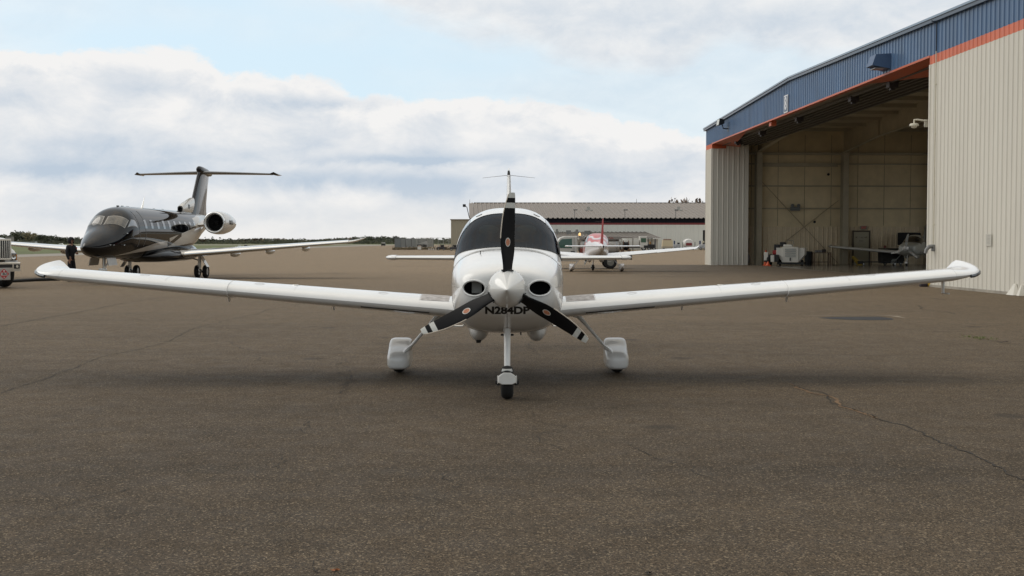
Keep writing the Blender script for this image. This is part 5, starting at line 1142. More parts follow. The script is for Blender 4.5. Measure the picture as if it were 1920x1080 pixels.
# torso root, spine, neck, head, arms (left arm hangs, right arm bent across the chest), legs
bv_ = [V(0, 0, .96, .13, .10), V(0, 0, 1.15, .12, .095), V(0, 0, 1.36, .14, .10), V(0, .01, 1.50, .06), V(0, -.01, 1.60, .07), V(0, -.02, 1.70, .085), V(0, -.01, 1.78, .06),
       V(-.19, 0, 1.42, .055), V(-.25, .01, 1.14, .042), V(-.24, -.07, .90, .030), V(-.235, -.09, .83, .034, .018),
       V(.19, 0, 1.42, .055), V(.27, -.02, 1.16, .042), V(.12, -.22, 1.14, .030), V(.06, -.25, 1.16, .034, .018),
       V(-.09, 0, .88, .085), V(-.105, -.01, .50, .058), V(-.11, .02, .10, .042), V(-.115, -.12, .04, .04, .03),
       V(.09, 0, .88, .085), V(.11, -.02, .50, .058), V(.12, .02, .10, .042), V(.13, -.12, .04, .04, .03)]
ed = [(0, 1), (1, 2), (2, 3), (3, 4), (4, 5), (5, 6), (2, 7), (7, 8), (8, 9), (9, 10), (2, 11), (11, 12), (12, 13), (13, 14), (0, 15), (15, 16), (16, 17), (17, 18), (0, 19), (19, 20), (20, 21), (21, 22)]
# fingers on both hands as chains of the same body
def hand(ix, base, d, side):
    base = Vector(base); d = Vector(d).normalized(); side = Vector(side).normalized(); nn = d.cross(side)
    for f, (o_, L_) in enumerate(((-.024, .060), (-.008, .072), (.008, .068), (.024, .052))):
        i0 = len(bv_); a = base+side*o_+d*.03; b = a+d*L_*.55+nn*.006; c = b+d*L_*.4+nn*.018
        for p, r in ((a, .0085), (b, .008), (c, .0065)): bv_.append((*p, r))
        ed.extend([(ix, i0), (i0, i0+1), (i0+1, i0+2)])
    i0 = len(bv_); a = base-side*.034+d*.0; b = a-side*.02+d*.035
    for p, r in ((a, .010), (b, .008)): bv_.append((*p, r))
    ed.extend([(ix, i0), (i0, i0+1)])
hand(10, bv_[10][:3], (0, -.1, -1), (0, 1, 0)); hand(14, bv_[14][:3], (-1, -.1, .1), (0, 0, 1))
body = skin_obj('body', bv_, ed, SKINM, ps)
# clothing: jacket (torso + sleeves + hood) and trousers
jk = [V(0, .0, .84, .15, .12), V(0, 0, 1.15, .155, .125), V(0, 0, 1.38, .17, .125), V(0, .02, 1.51, .09), V(-.20, 0, 1.42, .075), V(-.26, .01, 1.15, .064), V(-.24, -.075, .885, .046), V(.20, 0, 1.42, .075), V(.28, -.02, 1.17, .064), V(.10, -.225, 1.14, .046)]
skin_obj('jacket', jk, [(0, 1), (1, 2), (2, 3), (2, 4), (4, 5), (5, 6), (2, 7), (7, 8), (8, 9)], CLO, body)
tr2 = [V(0, 0, .95, .10, .085), V(-.095, 0, .80, .098), V(-.108, -.01, .50, .095), V(-.115, .015, .09, .085), V(.095, 0, .80, .098), V(.115, -.02, .50, .095), V(.125, .015, .09, .085)]
skin_obj('trousers', tr2, [(0, 1), (1, 2), (2, 3), (0, 4), (4, 5), (5, 6)], CLO2, body)
# hood: shell open at the face
hm = MB(); rings = []
for i in range(9):
    a = -20+i*16; yy = .10*math.cos(R(a)); 
for y_, r in ((-.07, .112), (-.03, .125), (.03, .130), (.08, .112), (.12, .07), (.135, .02)): rings.append([(r*.92*k*math.cos(t), (y_+.0)*k, (1.655+(.0))*k+r*1.22*k*math.sin(t)) for t in [2*math.pi*q/20 for q in range(20)]])
hm.loft(rings, False, True); hm.build('hood', CLO, body, 60)
cp_ = MB(); cp_.rev([(.10*k, 0), (.102*k, .03*k), (.08*k, .085*k), (.03*k, .105*k), (.002, .108*k)], 'z', (0, -.015*k, 1.70*k), 20); cp_.loft([[(x_*k, y_*k, 1.705*k) for x_, y_ in ((-.08, -.08), (.08, -.08), (.05, -.18), (-.05, -.18))], [(x_*k, y_*k, 1.72*k) for x_, y_ in ((-.08, -.08), (.08, -.08), (.05, -.18), (-.05, -.18))]]); cp_.build('cap', mat('cap_black', (.02, .018, .018), .7), body, 40)
fc = MB(); fc.loft([[(-.012*k, -.10*k, 1.665*k), (.012*k, -.10*k, 1.665*k), (.016*k, -.10*k, 1.635*k), (-.016*k, -.10*k, 1.635*k)], [(-.003*k, -.12*k, 1.655*k), (.003*k, -.12*k, 1.655*k), (.008*k, -.125*k, 1.638*k), (-.008*k, -.125*k, 1.638*k)]]); fc.build('nose', SKINM, body)
for sgn in (-1, 1): MB().rev([(.001, -.004), (.012, 0), (.001, .004)], 'y', (sgn*.030*k, -.105*k, 1.675*k), 10).build('eye', mat('eye_dark', (.03, .02, .02), .3), body)
MB().box(-.022, .022, -.108, -.100, 1.605*k, 1.612*k).build('mouth', mat('lip', (.30, .12, .10), .5), body)
for sgn, dx in ((-1, -.115), (1, .13)): MB().bbox(dx*k-.05, dx*k+.05, -.19, .09, 0, .10, .03).build('shoe', mat('shoe_black', (.012, .012, .012), .5), body, 40)
MB().box(.20, .275, -.08, -.02, 1.36, 1.44).build('arm_patch', mat('patch_red', (.45, .05, .03), .6), body)
# ------------------------------------------------------------ other aircraft
def pattern_mat(name, c1, c2, c3):
    m_ = mat(name, c1, .28, coat=.4); nt = m_.node_tree; N = nt.nodes; L = nt.links
    tc = N.new('ShaderNodeTexCoord'); n = N.new('ShaderNodeTexNoise'); n.inputs['Scale'].default_value = .55; n.inputs['Detail'].default_value = .5; n.inputs['Distortion'].default_value = .9; L.new(tc.outputs['Object'], n.inputs['Vector'])
    sp_ = N.new('ShaderNodeSeparateXYZ'); L.new(tc.outputs['Object'], sp_.inputs[0])
    ad = N.new('ShaderNodeMath'); ad.operation = 'MULTIPLY_ADD'; L.new(sp_.outputs[2], ad.inputs[0]); ad.inputs[1].default_value = .55; L.new(n.outputs['Fac'], ad.inputs[2])
    r = N.new('ShaderNodeValToRGB'); L.new(ad.outputs[0], r.inputs[0]); e = r.color_ramp.elements; e[0].position = 0; e[0].color = (*c1, 1); e[1].position = 1; e[1].color = (*c1, 1)
    ad2 = N.new('ShaderNodeMath'); ad2.operation = 'SUBTRACT'; L.new(ad.outputs[0], ad2.inputs[0]); ad2.inputs[1].default_value = .75; L.new(ad2.outputs[0], r.inputs[0])
    for p_, c_ in ((.56, c1), (.60, c2), (.68, c2), (.71, c3), (.74, c1), (.78, c2), (.95, c2)): q = e.new(p_); q.color = (*c_, 1)
    L.new(r.outputs[0], N['Principled BSDF'].inputs['Base Color']); return m_
RP = pattern_mat('red_swirl_paint', (.70, .69, .70), (.50, .045, .035), (.42, .36, .42))
second_plane = light_plane('light_airplane', 'small white airplane with red fin and red swirled cabin, seen from behind', (4.67, 68.2, 0), R(180.6), paint=RP, fin_paint=mat('fin_red', (.24, .016, .016), .6, spec=.2), detail=False, phi0=60, group='light airplanes on the apron', win=TINT)
GP = mat('grey_green_paint', (.40, .41, .38), .3, coat=.4)
third_plane = light_plane('light_airplane', 'grey propeller airplane parked inside the dark hangar, half hidden by the wall', (26.45, 78.9, 0), R(-30), paint=GP, wing_paint=mat('pale_grey_paint', (.55, .55, .52), .3), detail=False, phi0=82, blade_mats=[mat('grey_blade', (.45, .46, .44), .35), BLADEW], win=TINT)

# ------------------------------------------------------------ stainless fuel truck behind the red finned airplane
ft = thing('fuel_truck', 'fuel truck with white cab and stainless steel tank behind the small red finned airplane', 'truck', (5.99, 72.3, 0), 0)
CABW = mat('cab_white_dull', (.60, .59, .55), .4, var=.08); SST = mat('stainless_tank', (.55, .51, .46), .33, metal=.25, var=.25, vscale=2, stretch=(1, 1, 4))
pr = [(-4.9, .5), (-4.95, .95), (-4.75, 1.12), (-3.55, 1.28), (-3.05, 1.90), (-2.80, 1.98), (-2.02, 1.98), (-2.02, .45)]
MB().prism(pr, -1.0, 1.0).build('cab', CABW, ft, bevel=.05)
MB().prism([(-3.42, 1.28), (-2.98, 1.80), (-2.35, 1.84), (-2.35, 1.26)], -1.02, -1.005).build('door_window', mat('green_glass', (.03, .10, .075), .1, coat=.6), ft)
MB().box(-2.42, -2.18, -1.03, -1.004, .98, 1.08).build('door_handle', BLACK, ft)
dl = MB(); dl.tube([(-2.22, -1.006, .6), (-2.22, -1.006, 1.9)], .012, 4); dl.build('door_seam', GREYM, ft)
MB().box(-4.6, 1.35, -.55, .55, .55, .85).build('chassis', BLACK, ft)
tkk = MB(); tkk.rev([(.02, -1.92), (.35, -1.91), (.50, -1.82), (.52, -1.7), (.52, .45), (.50, .56), (.35, .62), (.02, .63)], 'x', (0, -.25, 1.42), 36); to = tkk.build('tank', SST, ft, 40)
for x_ in (-1.65, -.55, .40): MB().rev([(.53, -.03), (.535, 0), (.53, .03)], 'x', (x_, -.25, 1.42), 36, cap=False).build('tank_band', STEEL, to, 60)
MB().box(-1.9, .62, -.78, .2, 1.90, 1.96).box(-1.9, .62, -.80, -.77, 1.78, 1.96).build('catwalk', mat('catwalk_grey', (.34, .31, .28), .5, metal=.3), to)
tv, tf = text_mesh('FUEL', .14, .004); MB().add([(.05+u, -.806, 1.87+v_) for u, v_ in tv], tf).build('tank_lettering', mat('lettering_red', (.4, .1, .08), .5), to)
MB().bbox(-1.85, -1.35, -.92, -.5, .88, 1.25, .03).build('hose_cabinet', mat('cabinet_red', (.28, .06, .045), .5, var=.3), ft)
MB().bbox(-1.3, -.55, -.95, -.55, .88, 1.15, .03).build('equipment_box', mat('box_rust', (.26, .12, .09), .5, var=.3), ft)
rl = MB(); rl.rev([(.36, -.18), (.36, -.15), (.13, -.15), (.13, .15), (.36, .15), (.36, .18)], 'x', (.98, -.4, 1.38), 24, cap=False); rl.build('hose_reel', mat('reel_brown', (.15, .08, .045), .6, var=.3), ft, 40)
hr = MB()
for q in range(6): hr.rev([(.25+.015*(q % 2), -.13+.045*q), (.27, -.11+.045*q), (.25, -.09+.045*q)], 'x', (.98, -.4, 1.38), 20, cap=False)
hr.build('hose', BLACK, ft, 60)
fr = MB()
for a, b in (((.66, -.7, .85), (.66, -.7, 1.9)), ((.66, -.7, 1.9), (1.38, -.7, 1.88)), ((1.38, -.7, 1.88), (1.38, -.7, .85)), ((.66, -.7, 1.4), (1.38, -.7, 1.4))): fr.tube([a, b], .022, 6)
fr.build('pipe_frame', mat('frame_brown', (.12, .09, .07), .5, metal=.4), ft)
for x_ in (.75, 1.15): MB().rev([(.02, 0), (.09, .01), (.09, .2), (.02, .21)], 'z', (x_, -.72, 1.0), 14).build('pump', mat('pump_brown', (.20, .11, .06), .5, var=.4), ft, 40)
for s_ in (-.85, .85): wheel(ft, (0, s_, .40), .40, .26, axis='y', hub_mat=mat('hub_grey', (.26, .25, .22), .5, metal=.3)); wheel(ft, (-3.75, s_, .38), .38, .24, axis='y')
MB().rev([(.07, 0), (.07, .10), (.05, .16), (.01, .18)], 'z', (-1.85, -.5, 2.02), 14).build('beacon', mat('amber_beacon', (1.0, .62, .25), .3, emit=.9), ft, 50)
MB().tube([(-1.85, -.5, 1.96), (-1.85, -.5, 2.04)], .03, 8).build('beacon_post', BLACK, ft)
fb = MB(); fb.prism([(-.55, .62), (-.45, .82), (-.2, .9), (.2, .9), (.45, .82), (.55, .62), (.5, .62), (.4, .78), (.18, .85), (-.18, .85), (-.4, .78), (-.5, .62)], -1.0, -.6); fb.build('mudguard', mat('mudguard_grey', (.30, .30, .30), .4, metal=.3), ft)

# ------------------------------------------------------------ far hangar with grey roof
YF = 232.0; fx0, fx1 = -8.4, 62.0
fh = thing('hangar', 'long low hangar with grey ribbed roof, navy band and red stripe in the background', 'hangar', (fx0, YF, 0), 0)
LW = fx1-fx0; FW = mat('far_white_siding', (.80, .79, .72), .6, var=.04, vscale=.4, stretch=(1, 1, .2)); NAVY = mat('navy_band', (.010, .011, .018), .7, spec=.2); RSTR = mat('red_stripe', (.24, .045, .045), .6)
cw = MB(); corr(cw, 0, 46.1, 0, 4.9, .9, 0, .06); corr(cw, 48.6, LW, 0, 4.9, .9, 0, .06); corr(cw, 46.1, 48.6, 3.85, 4.9, .9, 0, .06); cw.build('wall', FW, fh)
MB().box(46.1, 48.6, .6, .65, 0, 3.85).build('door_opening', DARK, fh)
cw = MB(); corr(cw, 0, LW, 5.28, 6.12, .9, -.0, .06); cw.build('navy_band', NAVY, fh); cw = MB(); corr(cw, 0, LW, 4.9, 5.28, .9, -.0, .06); cw.build('red_stripe', RSTR, fh)
cw = MB(); cw.add([(0, 0, 0), (0, 0, 6.1), (0, 30, 10.05), (0, 60, 6.1), (0, 60, 0)], [(0, 1, 2, 3, 4)]); cw.add([(LW, 0, 0), (LW, 0, 6.1), (LW, 30, 10.05), (LW, 60, 6.1), (LW, 60, 0)], [(0, 1, 2, 3, 4)]); cw.add([(0, 60, 0), (LW, 60, 0), (LW, 60, 6.1), (0, 60, 6.1)], [(0, 1, 2, 3)]); cw.build('end_wall', FW, fh)
rb = MB(); n = int(LW/.92)
for i in range(n):
    a = i*LW/n; w_ = LW/n; zs = ((-.6, 6.16), (30, 10.12)); sh = -1.2*(1-i/n)
    pf = [(a, 0), (a+w_*.55, 0), (a+w_*.66, .16), (a+w_*.90, .16), (a+w_, 0)]
    rb.loft([[(x_+(sh if y_ > 0 else 0), y_, z_+d) for x_, d in pf] for y_, z_ in zs], False, False, False)
rb.add([(0, 30, 10.12), (LW, 30, 10.12), (LW, 60.5, 6.16), (0, 60.5, 6.16)], [(0, 1, 2, 3)])
ro = rb.build('roof', mat('ribbed_roof', (.225, .195, .17), .65, metal=.1, var=.1, vscale=.3), fh)
MB().box(-.1, LW, 29.7, 30.3, 10.1, 10.28).build('ridge_cap', mat('ridge_dark', (.16, .15, .14), .6), ro)
# lean-to
L0, L1 = 10.5, 36.9
MB().box(L0, L1-.6, -7.5, -.1, 0, 2.1).build('lean_to_wall', mat('lean_to_cream', (.52, .49, .42), .6, var=.1), fh)
lr = MB(); n = 30
for i in range(n):
    w_ = (L1-L0)/n; a = L0+i*w_; pf = [(a, 0), (a+w_*.6, 0), (a+w_*.7, .1), (a+w_*.9, .1), (a+w_, 0)]
    lr.loft([[(x_+(0 if y_ < -1 else -2.2*(x_-L0)/(L1-L0)), y_, z_+d) for x_, d in pf] for y_, z_ in ((-8, 2.22), (-.05, 3.48))], False, False, False)
lr.build('lean_to_roof', mat('lean_to_roof_grey', (.15, .135, .12), .6, var=.15), fh)
MB().box(L0, L1, -8.05, -7.95, 2.05, 2.22).build('lean_to_gutter', FW, fh)
for x_, w_, h_ in ((17.0, .35, 1.3), (19.0, .9, 1.0), (20.8, .5, 1.2), (22.5, 1.2, .9)): MB().bbox(x_, x_+w_, -3, -2.4, 3.0, 3.0+h_*.8, .05).build('roof_vent', mat('vent_mixed', (.20, .20, .19), .5, var=.5, vscale=.5), fh)
for px_ in (1103, 1272):
    p = at(px_, 394, YF+14); v_ = MB(); v_.bbox(p.x-fx0-.9, p.x-fx0+.9, 13.4, 14.8, 7.9, 8.25, .05); v_.bbox(p.x-fx0-.35, p.x-fx0+.35, 13.8, 14.4, 8.2, 8.9, .05); v_.build('roof_vent', mat('vent_light', (.40, .39, .36), .5), fh)
for i, (px_, lab) in enumerate(((1077, 'leftmost of the three lamp posts on the far hangar eave, above the fuel truck tank'), (1171, 'middle of the three lamp posts on the far hangar eave'), (1266, 'rightmost of the three lamp posts on the far hangar eave'))):
    x_ = (px_-960)/F*YF; lp = thing('lamp_post', lab, 'lamp', (x_, YF-.3, 6.1), 0, 'lamp posts on the far hangar eave')
    MB().tube([(0, 0, -.2), (0, 0, 1.75)], .06, 6).build('pole', GREYM, lp); MB().bbox(-.25, .55, -.25, .25, 1.62, 1.85, .05).build('lamp_head', GREYM, lp)
for px_, top, lab in ((1193, 373, 'thin whip antenna standing on the far hangar ridge'), (881, 374, 'thin whip antenna at the left corner of the far hangar roof')):
    x_ = (px_-960)/F*262; z1 = CAM_H+(452-top)*262/F; o = MB().tube([(x_, 262, 10.0), (x_, 262, z1)], [.06, .03], 6).build('antenna', GREYM); tag(o, lab, 'antenna')
fm_ = thing('floodlight', 'small dark floodlight on the left corner of the far hangar', 'light fixture', (fx0-.2, YF-.3, 7.2), 0)
MB().tube([(.2, .2, -1.0), (-.3, 0, 1.2), (-.5, 0, 1.3)], .07, 6).build('arm', BLACK, fm_); MB().bbox(-1.1, -.5, -.3, .3, 1.2, 1.75, .1).build('lamp_head', BLACK, fm_)
# tan annex
an = thing('building', 'plain tan metal building left of the far hangar behind the airplane', 'building', (-11.1, 214, 0), 0)
cw = MB(); corr(cw, 0, 7, 0, 5.5, .5, 0, .03); corr(cw, 0, 14, 0, 5.5, .5, 0, .03, 't'); cw.build('wall', mat('tan_siding', (.37, .33, .25), .6, var=.06, vscale=.3), an)
MB().box(-.15, 7.1, -.15, 14, 5.5, 5.68).build('roof', mat('tan_roof_trim', (.26, .23, .18), .5), an)

# ------------------------------------------------------------ vehicles and equipment by the far hangar
vt = thing('tank_truck', 'white tank truck with a square green window parked by the low lean-to', 'truck', (20.3, 205, 0), 0)
MB().box(-1.6, 3.3, -.6, .6, .5, .75).build('chassis', BLACK, vt); tk2 = MB(); tk2.bbox(-1.7, 1.85, -.75, .75, .72, 1.95, .12).bbox(-.9, -.3, -.4, .4, 1.93, 2.15, .05); tk2.build('tank', CABW, vt, 40)
MB().prism([(1.95, .55), (1.95, 2.42), (3.1, 2.42), (3.15, 1.5), (3.25, 1.4), (3.25, .55)], -1, 1).build('cab', CABW, vt, bevel=.05)
MB().box(2.1, 3.0, -1.02, -1.003, 1.45, 2.2).build('door_window', mat('green_glass', (.03, .10, .075), .1), vt); MB().bbox(1.9, 3.15, -1.05, 1.05, 2.30, 2.5, .05).build('cab_roof', WHITE2, vt)
MB().bbox(2.6, 3.4, -1.05, -.4, .5, .95, .05).build('dark_box', BLACK, vt)
for x_ in (-1.2, -.3, 2.6): wheel(vt, (x_, -.85, .42), .42, .25, axis='y')
fk = thing('forklift', 'dark forklift with raised mast beside the cream cart in the background', 'forklift', (25.4, 212, 0), 0)
MB().bbox(-1.0, .3, -.5, .5, .3, 1.1, .08).build('body', BLACK, fk)
for x_ in (-.85, -.2): MB().tube([(x_, -.5, 1.0), (x_, -.5, 2.2)], .06, 6).build('roof_post', BLACK, fk)
MB().box(-1.0, .0, -.5, .5, 2.15, 2.25).build('overhead_guard', BLACK, fk); MB().box(.35, .5, -.4, .4, .1, 2.1).box(.5, 1.3, -.35, -.2, .1, .2).build('mast', mat('mast_grey', (.10, .10, .11), .4, metal=.5), fk)
MB().bbox(-.6, -.3, -.3, .3, 1.1, 1.6, .08).build('seat', mat('seat_orange', (.35, .17, .04), .6), fk)
for x_ in (-.7, .2): wheel(fk, (x_, -.55, .3), .3, .2, axis='y')
ct = thing('equipment_cart', 'boxy cream equipment cart between the forklift and the white tank trailer', 'cart', (28.3, 214, 0), 0)
MB().prism([(-.95, .75), (-.9, 1.85), (.9, 1.85), (.95, .75)], -.6, .6).build('cover', mat('cart_cream', (.66, .56, .38), .6), ct); MB().bbox(-1.0, 1.0, -.65, .65, .4, .75, .03).build('base', mat('cart_base', (.42, .36, .27), .6), ct)
MB().box(-.7, .7, -.3, .3, 1.85, 2.05).build('top_vent', mat('vent_rust', (.22, .13, .09), .6), ct)
for x_ in (-.7, .7): wheel(ct, (x_, -.6, .22), .22, .14, axis='y')
t3 = thing('tank_trailer', 'white round tank trailer with red label parked against the far hangar wall', 'trailer', (33.3, 222, 0), 0)
tk3 = MB(); tk3.rev([(.1, -1.0), (.75, -.95), (.85, -.7), (.85, 1.5), (.1, 1.7)], 'y', (0, 0, 1.25), 24); tk3.build('tank', WHITE2, t3, 40); MB().bbox(-.55, .55, -1.06, -.99, .85, 1.35, .02).build('red_label', RSTR, t3)
MB().box(-1.2, 1.2, -.9, 1.4, .35, .5).build('frame', GREYM, t3)
for sgn in (-1, 1): wheel(t3, (sgn*1.0, .3, .3), .3, .2); MB().tube([(sgn*1.15, -.9, .4), (sgn*1.15, -.9, 1.5)], .05, 6).build('side_post', BLACK, t3)
for x_, lab in ((30.9, 'blue and white ground machine left of the white tank trailer'), (35.7, 'blue and white ground machine right of the white tank trailer')):
    gm = thing('ground_machine', lab, 'machine', (x_, 220, 0), 0, 'ground machines beside the tank trailer'); MB().bbox(-.7, .6, -.4, .4, .35, 1.1, .05).build('body', mat('machine_pale', (.45, .46, .48), .5, var=.5, vscale=2), gm); MB().bbox(-.6, -.35, -.3, .3, 1.1, 1.75, .05).build('console', mat('console_blue', (.05, .07, .14), .5), gm)
    MB().bbox(.1, .5, -.3, .3, 1.1, 1.4, .05).build('engine_cover', BLACK, gm); wheel(gm, (-.4, -.45, .25), .25, .15, axis='y'); wheel(gm, (.4, -.45, .25), .25, .15, axis='y')
for x_, lab, h_ in ((36.6, 'left bollard of the pair beside the far hangar door', 1.3), (37.3, 'right taller bollard of the pair beside the far hangar door', 1.7)):
    o = MB().rev([(.22, 0), (.22, h_-.1), (.15, h_), (.01, h_+.03)], 'z', (x_, 229, 0), 12).build('bollard', mat('bollard_tan', (.42, .37, .26), .6), None, 40); tag(o, lab, 'bollard', 'bollards by the far hangar door')

# ------------------------------------------------------------ fenced yard at the left of the far hangar
SCRN = mat('fence_screen', (.20, .215, .22), .8, var=.1, vscale=.8)
sfn = thing('screened_fence', 'grey slatted privacy fence around a yard left of the buildings', 'fence', (-22.6, 226, 0), 0)
xs_ = [0, 1.6, 2.6, 3.3, 4.4, 5.6, 6.8]; yy_ = [0, 0, 3, 6, 9, 12, 15]
xs2 = [(-22.55+22.6, 0), (1.25, 0), (1.75, 4), (2.5, 9), (3.5, 15), (4.6, 22), (5.5, 30)]
for (a, ya), (b, yb) in zip(xs2[:-1], xs2[1:]): MB().loft([[(a+.05, ya, .45), (a+.05, ya+.06, .45), (a+.05, ya+.06, 2.2), (a+.05, ya, 2.2)], [(b-.05, yb, .45), (b-.05, yb+.06, .45), (b-.05, yb+.06, 2.2), (b-.05, yb, 2.2)]]).build('fence_panel', SCRN, sfn)
for a, ya in xs2: MB().tube([(a, ya, 0), (a, ya, 2.3)], .05, 6).build('post', GREYM, sfn)
hdg = MB(); rnd = random.Random(3)
for k in range(1400):
    x, y, z = rnd.uniform(-22.8, -11.5), 224.5+rnd.uniform(-.4, .4), abs(rnd.gauss(0, .22)); a = rnd.random()*6.28; s_ = .16
    hdg.add([(x, y, z), (x+s_*math.cos(a), y+s_*math.sin(a), z+.05), (x+s_*.4, y+.05, z+s_)], [(0, 1, 2)])
o = hdg.build('ground_cover', mat('dry_weeds', (.11, .085, .045), .9, var=.5, vscale=.5)); o['kind'] = 'stuff'
clf = thing('chain_link_fence', 'thin chain link fence with posts between the privacy fence and tan building', 'fence', (-18.6, 229, 0), 0)
for k in range(8): MB().tube([(k*1.05, 0, 0), (k*1.05, 0, 2.35)], .04, 6).build('post', mat('post_pale', (.40, .40, .38), .5, metal=.3), clf)
MB().tube([(0, 0, 2.3), (7.4, 0, 2.3)], .03, 6).tube([(0, 0, 1.2), (7.4, 0, 1.2)], .02, 6).build('rail', mat('post_pale', (.40, .40, .38), .5, metal=.3), clf)
cl = MB()
for k in range(46): cl.tube([(max(0, k*.2-2.0), 0, max(0, 2-k*.2)), (min(7.4, k*.2), 0, 2.2 if k*.2 <= 7.4 else 2.2-(k*.2-7.4))], .006, 3)
cl.build('mesh_wire', mat('post_pale', (.40, .40, .38), .5, metal=.3), clf)
sa = thing('tarp_covered_cart', 'dark cart with slanted white cover inside the fenced yard', 'cart', (-17.6, 232, 0), 0)
MB().bbox(-1.1, .8, -.6, .6, .5, 1.0, .08).build('body', BLACK, sa); MB().prism([(-1.0, 1.05), (.6, 1.7), (.75, 1.65), (.9, .7), (.5, .8), (.3, 1.2)], -.5, .5).build('cover', mat('tarp_white', (.42, .42, .42), .7), sa)
for x_ in (-.7, .5): wheel(sa, (x_, -.6, .25), .25, .15, axis='y')
hb = thing('cabinet', 'small white cabinet with peaked top in front of the fenced yard', 'cabinet', (-17.2, 218, 0), 0); MB().bbox(-.32, .32, -.25, .25, .12, .65, .02).build('box', WHITE2, hb); MB().prism([(-.35, .65), (.35, .65), (.18, .88), (-.18, .88)], -.28, .28).build('top', mat('cabinet_top', (.55, .45, .38), .6), hb)
for k in range(4):
    o = MB().prism([(-.16, 0), (.16, 0), (.10, .34), (-.10, .34)], -.12, .12).build('barrier_block', mat('barrier_white', (.62, .57, .52), .6)); o.location = (-15.5+k*.42, 219, 0); tag(o, ('leftmost', 'second from left', 'third from left', 'rightmost')[k]+' pale barrier block in the short row before the fenced yard', 'barrier', 'barrier blocks before the fenced yard')
for x_, y_, lab in ((-13.0, 216, 'dark tow tug parked before the chain link fence'), (-10.2, 207, 'dark tow tug beside the tan building corner')):
    tg = thing('tow_tug', lab, 'tug', (x_, y_, 0), 0); MB().bbox(-.75, .75, -.5, .5, .25, .62, .06).build('body', mat('tug_dark', (.05, .045, .05), .5), tg); MB().bbox(-.1, .5, -.4, .4, .6, 1.0, .06).build('seat', BLACK, tg); MB().tube([(-.3, 0, .6), (-.15, 0, 1.05)], .05, 6).build('steering_column', BLACK, tg)
    for xx in (-.5, .5): wheel(tg, (xx, -.45, .2), .2, .14, axis='y')

# ------------------------------------------------------------ equipment inside the hangar (by the back wall)
def hin(px, Y): return Vector(((px-960)/F*Y, Y, .006))
p = hin(1483, 81.0); gp = thing('ground_power_unit', 'white angular ground power unit with louvred front inside the hangar', 'machine', p, R(-18))
GW = mat('machine_white', (.66, .64, .58), .4, var=.05)
MB().loft([[(x_, y_, z_) for x_, z_ in ((-.55, .22), (.55, .22), (.55, 1.28), (-.55, 1.28))] for y_ in (-.62, -.55)] ).build('front_panel', GW, gp, bevel=.02)
MB().loft([[(x_, y_, z_) for x_, z_ in ((-.55, .26), (.55, .26), (.95, .75), (.95, 1.22), (-.95, 1.22), (-.95, .75))] for y_ in (-.54, 1.0)]).build('body', GW, gp, bevel=.02)
for z in (.66, .82, .98, 1.12): MB().loft([[(-.36, -.66, z-.05), (.36, -.66, z-.05), (.36, -.625, z-.05), (-.36, -.625, z-.05)], [(-.36, -.63, z+.04), (.36, -.63, z+.04), (.36, -.622, z+.05), (-.36, -.622, z+.05)]]).build('louvre', mat('louvre_grey', (.34, .35, .33), .5), gp)
MB().box(-.04, .04, -.66, -.621, .34, .55).build('latch', BLACK, gp); MB().bbox(-.5, .1, -.3, .5, 1.28, 1.45, .05).build('top_cover', GW, gp)
MB().bbox(-.75, -.35, -.2, .3, 1.3, 1.62, .06).build('exhaust_stack', BLACK, gp); MB().tube([(-.3, .0, 1.45), (-.25, .0, 1.72), (.15, .0, 1.70), (.2, 0, 1.45)], .02, 6).build('handle', GREYM, gp)
MB().box(-.9, .9, -.4, .9, .08, .24).build('chassis', BLACK, gp)
for x_ in (-.75, .75): wheel(gp, (x_, .1, .2), .2, .16)
p = hin(1446, 81.5); tb = thing('tow_tractor', 'dark tow tractor with white fenders and red seat left of the white power unit', 'tractor', p, R(-18))
MB().bbox(-.45, .6, -.9, .9, .25, .75, .05).build('body', BLACK, tb); MB().bbox(-.40, -.12, -.98, -.4, .35, .92, .04).build('fender', GW, tb); MB().bbox(.05, .30, -1.0, -.6, .25, .72, .04).build('battery_box', GW, tb)
MB().bbox(.1, .55, -.2, .3, .75, 1.05, .08).build('seat', RED, tb); MB().bbox(.15, .55, .2, .35, 1.0, 1.45, .06).build('backrest', BLACK, tb)
for y_ in (-.75, .7): wheel(tb, (-.12, y_, .34), .34, .2, hub_mat=mat('hub_white', (.6, .6, .58), .5))
def cone(x, y, lab, h=.9):
    cn_ = thing('traffic_cone', lab, 'cone', (x, y, .006), 0, 'traffic cones in the hangar'); CO = mat('cone_orange', (.62, .10, .03), .5)
    MB().bbox(-.18, .18, -.18, .18, 0, .05, .01).build('base', CO, cn_); MB().rev([(.14, .05), (.05, h), (.01, h+.01)], 'z', (0, 0, 0), 16).build('body', CO, cn_, 40)
    MB().rev([(.115, h*.35), (.092, h*.55)], 'z', (0, 0, 0), 16, cap=False).build('band', mat('cone_white', (.65, .65, .65), .5), cn_)
    return cn_
p = hin(1436, 81.8); cone(p.x, p.y, 'tall orange traffic cone standing beside the tow tractor', 1.05)
p = hin(1440, 79.6); cc = cone(p.x, p.y, 'short orange traffic cone in front of the tow tractor wheel', .28)
p = hin(1515, 83.4); o = thing('trash_bin', 'dark round waste bin against the hangar back wall', 'bin', p, 0); MB().rev([(.24, 0), (.28, .85), (.30, .87), (.30, .95), (.02, .97)], 'z', (0, 0, 0), 20).build('bin', mat('bin_dark', (.02, .024, .028), .5), o, 40)
p = hin(1540, 83.2); wt = thing('workbench', 'wooden workbench with shelf against the hangar back wall', 'table', p, 0); WD = mat('bench_wood', (.22, .15, .10), .6, var=.2)
MB().box(-.62, .62, -.35, .35, .82, .88).build('top', WD, wt); MB().box(-.58, .58, -.3, .3, .18, .22).build('shelf', WD, wt)
